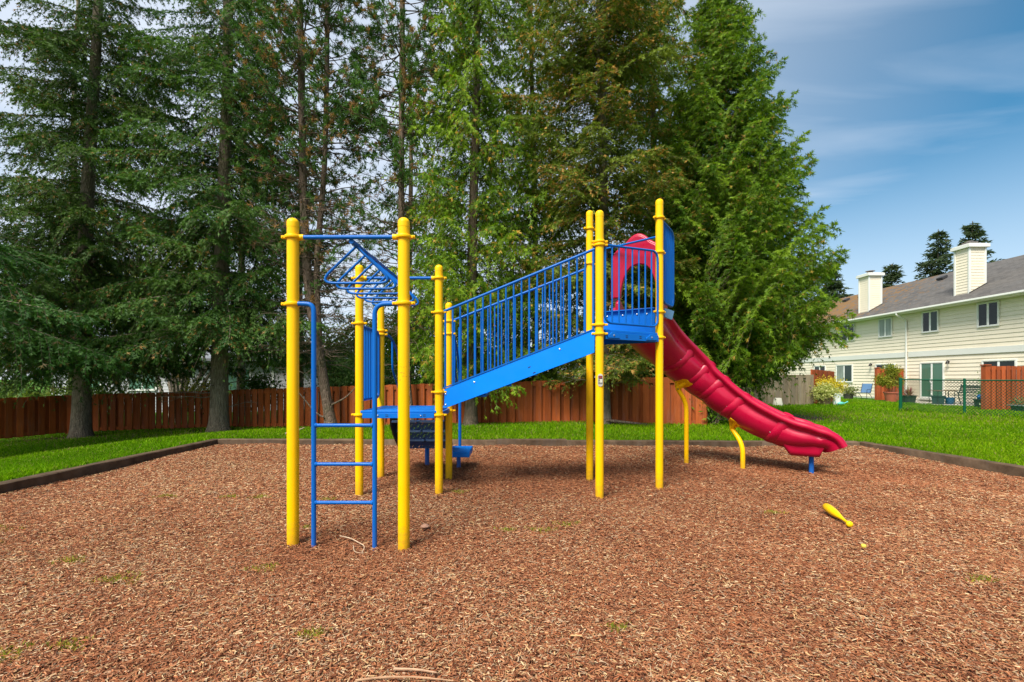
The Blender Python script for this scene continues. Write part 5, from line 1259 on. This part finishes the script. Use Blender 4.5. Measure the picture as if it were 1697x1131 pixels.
def spiky(label, x, y, z, n, h, c0, c1, seed):
    rg = np.random.default_rng(seed); root = tag(empty('spiky_plant', (x, y, z)), label, 'plant'); vs, cs = [], []
    for i in range(n):
        az, el = rg.uniform(0, 2 * PI), rg.uniform(.15, 1.4); L = h * rg.uniform(.7, 1.1); d = np.array([math.cos(az) * math.cos(el), math.sin(az) * math.cos(el), math.sin(el)]); w = np.array([-math.sin(az), math.cos(az), 0]) * .022
        b = np.array([x, y, z]); mid = b + d * L * .55; tip = b + d * L - np.array([0, 0, L * .25 * math.cos(el)])
        vs += [b - w * .6, b + w * .6, mid + w, mid - w, mid - w, mid + w, tip + w * .1, tip - w * .1]; cs += [np.array(c0) * rg.uniform(.7, 1.3) if rg.random() < .6 else np.array(c1)] * 8
    np_obj('spiky_leaves', np.array(vs), len(vs) // 4, 4, LEAF_B, root, np.array(cs)); return root
Zp = -.075
pot('upturned white plant pot standing against the grey fence', 11.35, 20.1, .03, .21, .155, .37, (.78, .72, .58, 1), flip=True, saucer=(.28, .17, .10, 1))
pot('low brown basket pot at the right end of the grey fence', 13.45, 20.25, gzf(13.45, 20.25), .20, .24, .30, (.20, .14, .07, 1), rough=.9)
plant('cream and yellow leaved shrub in the low brown basket pot', 13.45, 20.25, [(0, 0, .46, .36, .26), (-.15, 0, .38, .26, .18)], 1500, [(.25, .30, .05), (.62, .60, .24)], .10, .055, 81, z=gzf(13.45, 20.25) + .1)
pot('tall white cylinder pot beside the low brown basket pot', 13.86, 20.1, gzf(13.86, 20.1), .145, .150, .52, (.78, .80, .76, 1))
plant('golden yellow shrub rising behind the tall white pot', 14.25, 21.2, [(0, 0, .85, .48, .22), (.3, 0, .72, .32, .2), (-.3, .1, .66, .3, .25)], 2600, [(.42, .36, .02), (.68, .55, .04)], .10, .04, 82, z=gzf(14.2, 21.2))
pot('dark pot by the house wall near the lower window', 20.3, 28.4, gzf(20.2, 28.4) - .02, .22, .27, .36, (.045, .04, .035, 1))
plant('small green shrub in the dark pot near the lower window', 20.3, 28.4, [(0, 0, .52, .30, .20)], 700, [(.10, .14, .03), (.24, .26, .08)], .09, .05, 83, z=gzf(20.2, 28.4))
pot('big terracotta pot in front of the privacy screen', 20.95, 26.0, Zp, .24, .34, .55, (.34, .095, .055, 1))
plant('clipped bushy plant with several heads in the big terracotta pot', 20.95, 26.0, [(.02, 0, 1.45, .30, .30), (-.42, 0, .95, .26, .24), (.38, 0, .85, .20, .26), (-.25, 0, .72, .3, .15), (.10, 0, 1.12, .16, .2)], 3600, [(.12, .17, .015), (.34, .32, .03)], .08, .05, 84, z=Zp + .3)
pot('dark planter tub of the red spiky plant', 20.65, 24.5, Zp, .26, .32, .42, (.03, .04, .035, 1))
spiky('red leaved spiky plant in a dark tub behind the green fence end post', 20.65, 24.5, Zp + .36, 70, .62, (.22, .03, .05), (.35, .20, .12), 85)
pot('dark pot holding the blue glass ball', 21.75, 21.8, Zp, .24, .28, .34, (.04, .05, .045, 1))
m = MB(); m.lathe([(.165 * math.sin(a), -.165 * math.cos(a)) for a in np.linspace(.06, PI - .06, 14)], (21.75, 21.8, Zp + .44), 20)
tag(m.build('gazing_ball', mat_plain('blue_mirror_glass', (.02, .16, .45, 1), .08, metal=.6)), 'shiny blue glass gazing ball resting on a dark pot', 'gazing ball')
plant('tall pale flowering plant beside the right hand privacy screen', 21.15, 20.9, [(0, 0, .6, .14, .5), (.04, 0, 1.1, .12, .3)], 500, [(.12, .22, .06), (.50, .58, .38)], .11, .04, 86, z=Zp)
# planter trough at the right edge
x0, y0 = 19.2, 17.9; zt = gzf(19.8, 17.9)
tr = tag(empty('planter_trough', (19.9, 17.9, zt)), 'long grey planter trough on the grass before the right hand privacy screen', 'planter')
m = MB(); m.prism([(19.28, 17.65, zt), (19.18, 17.65, zt + .26), (20.82, 17.65, zt + .26), (20.72, 17.65, zt)], (0, .5, 0)); m.build('tub', mat_plain('grey_plastic_tub', (.10, .115, .105, 1), .6), tr, bevel=.02)
m = MB(); m.b2((19.14, 17.6, zt + .24), (20.86, 18.2, zt + .285)); m.build('tub_rim', mat_plain('grey_plastic_rim', (.13, .145, .13, 1), .6), tr, bevel=.015)
broadleaf('trough_plant', 'low green planting growing in the long grey trough', 'plant', (20.0, 17.95, zt + .22), [(-.4, 0, .14, .34, .12), (.3, 0, .12, .4, .12)], 1400, [(.08, .12, .04), (.2, .24, .1)], 3, .07, .035, 87, stem_r=.01)
# toy on the grass
zt = gzf(13.95, 20.0); toy = tag(empty('toy_watering_can', (13.95, 20.0, zt)), 'turquoise plastic toy watering can lying on the grass by the pots', 'toy'); TQ = mat_plain('turquoise_plastic', (.10, .46, .40, 1), .4)
m = MB(); m.lathe([(.09 * math.sin(a) + .02, -.075 * math.cos(a)) for a in np.linspace(.05, PI - .05, 9)], (13.95, 20.0, zt + .08), 14, M=Matrix.Diagonal((1.5, 1, 1))); m.build('can_body', TQ, toy)
m = MB(); m.tube([(14.07, 20, zt + .07), (14.19, 19.98, zt + .13), (14.25, 19.98, zt + .16)], [.03, .022, .035], 8); m.build('spout', TQ, toy)
m = MB(); m.tube(crspline([(13.85, 20, zt + .12), (13.78, 20, zt + .17), (13.74, 20, zt + .10), (13.84, 20, zt + .04)], 10), .012, 6); m.build('handle', TQ, toy)

def sling_chair(x, y, z, rz):
    root = tag(empty('patio_chair', (x, y, z)), 'blue sling patio chair on the concrete by the house wall', 'chair'); M = Matrix.Rotation(rz, 3, 'Z')
    g = lambda a, b, c: M @ V(a, b, c) + V(x, y, z)
    fr = mat_plain('dark_chair_frame', (.025, .02, .018, 1), .4, metal=.3); bl = mat_plain('blue_sling', (.075, .165, .30, 1), .8)
    m = MB(); m.prism([g(-.26, -.25, .42), g(.26, -.25, .42), g(.26, .22, .38), g(-.26, .22, .38)], (0, 0, .018)); m.build('seat', bl, root, bevel=.004)
    m = MB(); m.prism([g(-.26, .22, .40), g(.26, .22, .40), g(.26, .42, .96), g(-.26, .42, .96)], M @ V(0, .018, 0)); m.build('backrest', bl, root, bevel=.004)
    for s in (-1, 1):
        a = MB(); a.tube([g(s * .29, -.30, 0), g(s * .29, -.27, .40), g(s * .29, -.24, .60), g(s * .29, -.16, .63), g(s * .29, .28, .62)], .014, 8); a.build('front_leg', fr, root)
        a = MB(); a.tube([g(s * .275, .44, .98), g(s * .275, .22, .40), g(s * .275, -.26, .41)], .014, 8); a.build('side_frame', fr, root)
        a = MB(); a.tube([g(s * .28, -.05, .40), g(s * .28, .22, .22), g(s * .28, .42, 0)], .014, 8); a.build('rear_leg', fr, root)
sling_chair(21.6, 28.9, Zp, R(-62))
def bench():
    root = tag(empty('garden_bench', (22.55, 23.2, Zp)), 'dark slatted garden bench against the house wall behind the chain link fence', 'bench')
    dk = mat_plain('dark_bench_metal', (.03, .045, .045, 1), .45, metal=.3)
    m = MB()
    for i in range(5): m.b2((22.25 + i * .095, 22.45, Zp + .43), (22.25 + i * .095 + .07, 23.95, Zp + .45))
    m.build('seat', dk, root)
    m = MB()
    for i in range(5): m.b2((22.75 + .03 * i, 22.45, Zp + .56 + i * .085), (22.77 + .03 * i, 23.95, Zp + .62 + i * .085))
    m.build('backrest', dk, root)
    for y in (22.43, 23.97):
        a = MB(); a.tube(fillet([(22.30, y, Zp), (22.22, y, Zp + .45), (22.22, y, Zp + .66), (22.66, y, Zp + .66), (22.75, y, Zp + .5)], .08, 5), .022, 8); a.tube([(22.86, y, Zp), (22.72, y, Zp + .42), (22.90, y, Zp + 1.0)], .022, 8); a.build('end_frame', dk, root)
bench()
def planter_table():
    root = tag(empty('side_table', (21.8, 23.9, Zp)), 'small slat topped table standing over a dark planter by the sliding door', 'table')
    tp = mat_plain('table_brown', (.17, .10, .06, 1), .6); dk = mat_plain('table_leg_dark', (.03, .035, .03, 1), .5)
    m = MB()
    for i in range(5): m.b2((21.30 + i * .2, 23.55, Zp + .66), (21.30 + i * .2 + .17, 24.15, Zp + .69))
    m.build('tabletop', tp, root)
    for x in (21.36, 22.2):
        for y in (23.6, 24.1): a = MB(); a.tube([(x, y, Zp), (x, y, Zp + .66)], .016, 6); a.build('leg', dk, root)
planter_table()
pot('square dark planter under the small slat table', 21.6, 23.85, Zp, .30, .36, .42, (.02, .05, .05, 1), n=4)
pot('blue glazed pot under the small slat table', 22.05, 23.7, Zp, .15, .19, .34, (.02, .10, .22, 1))
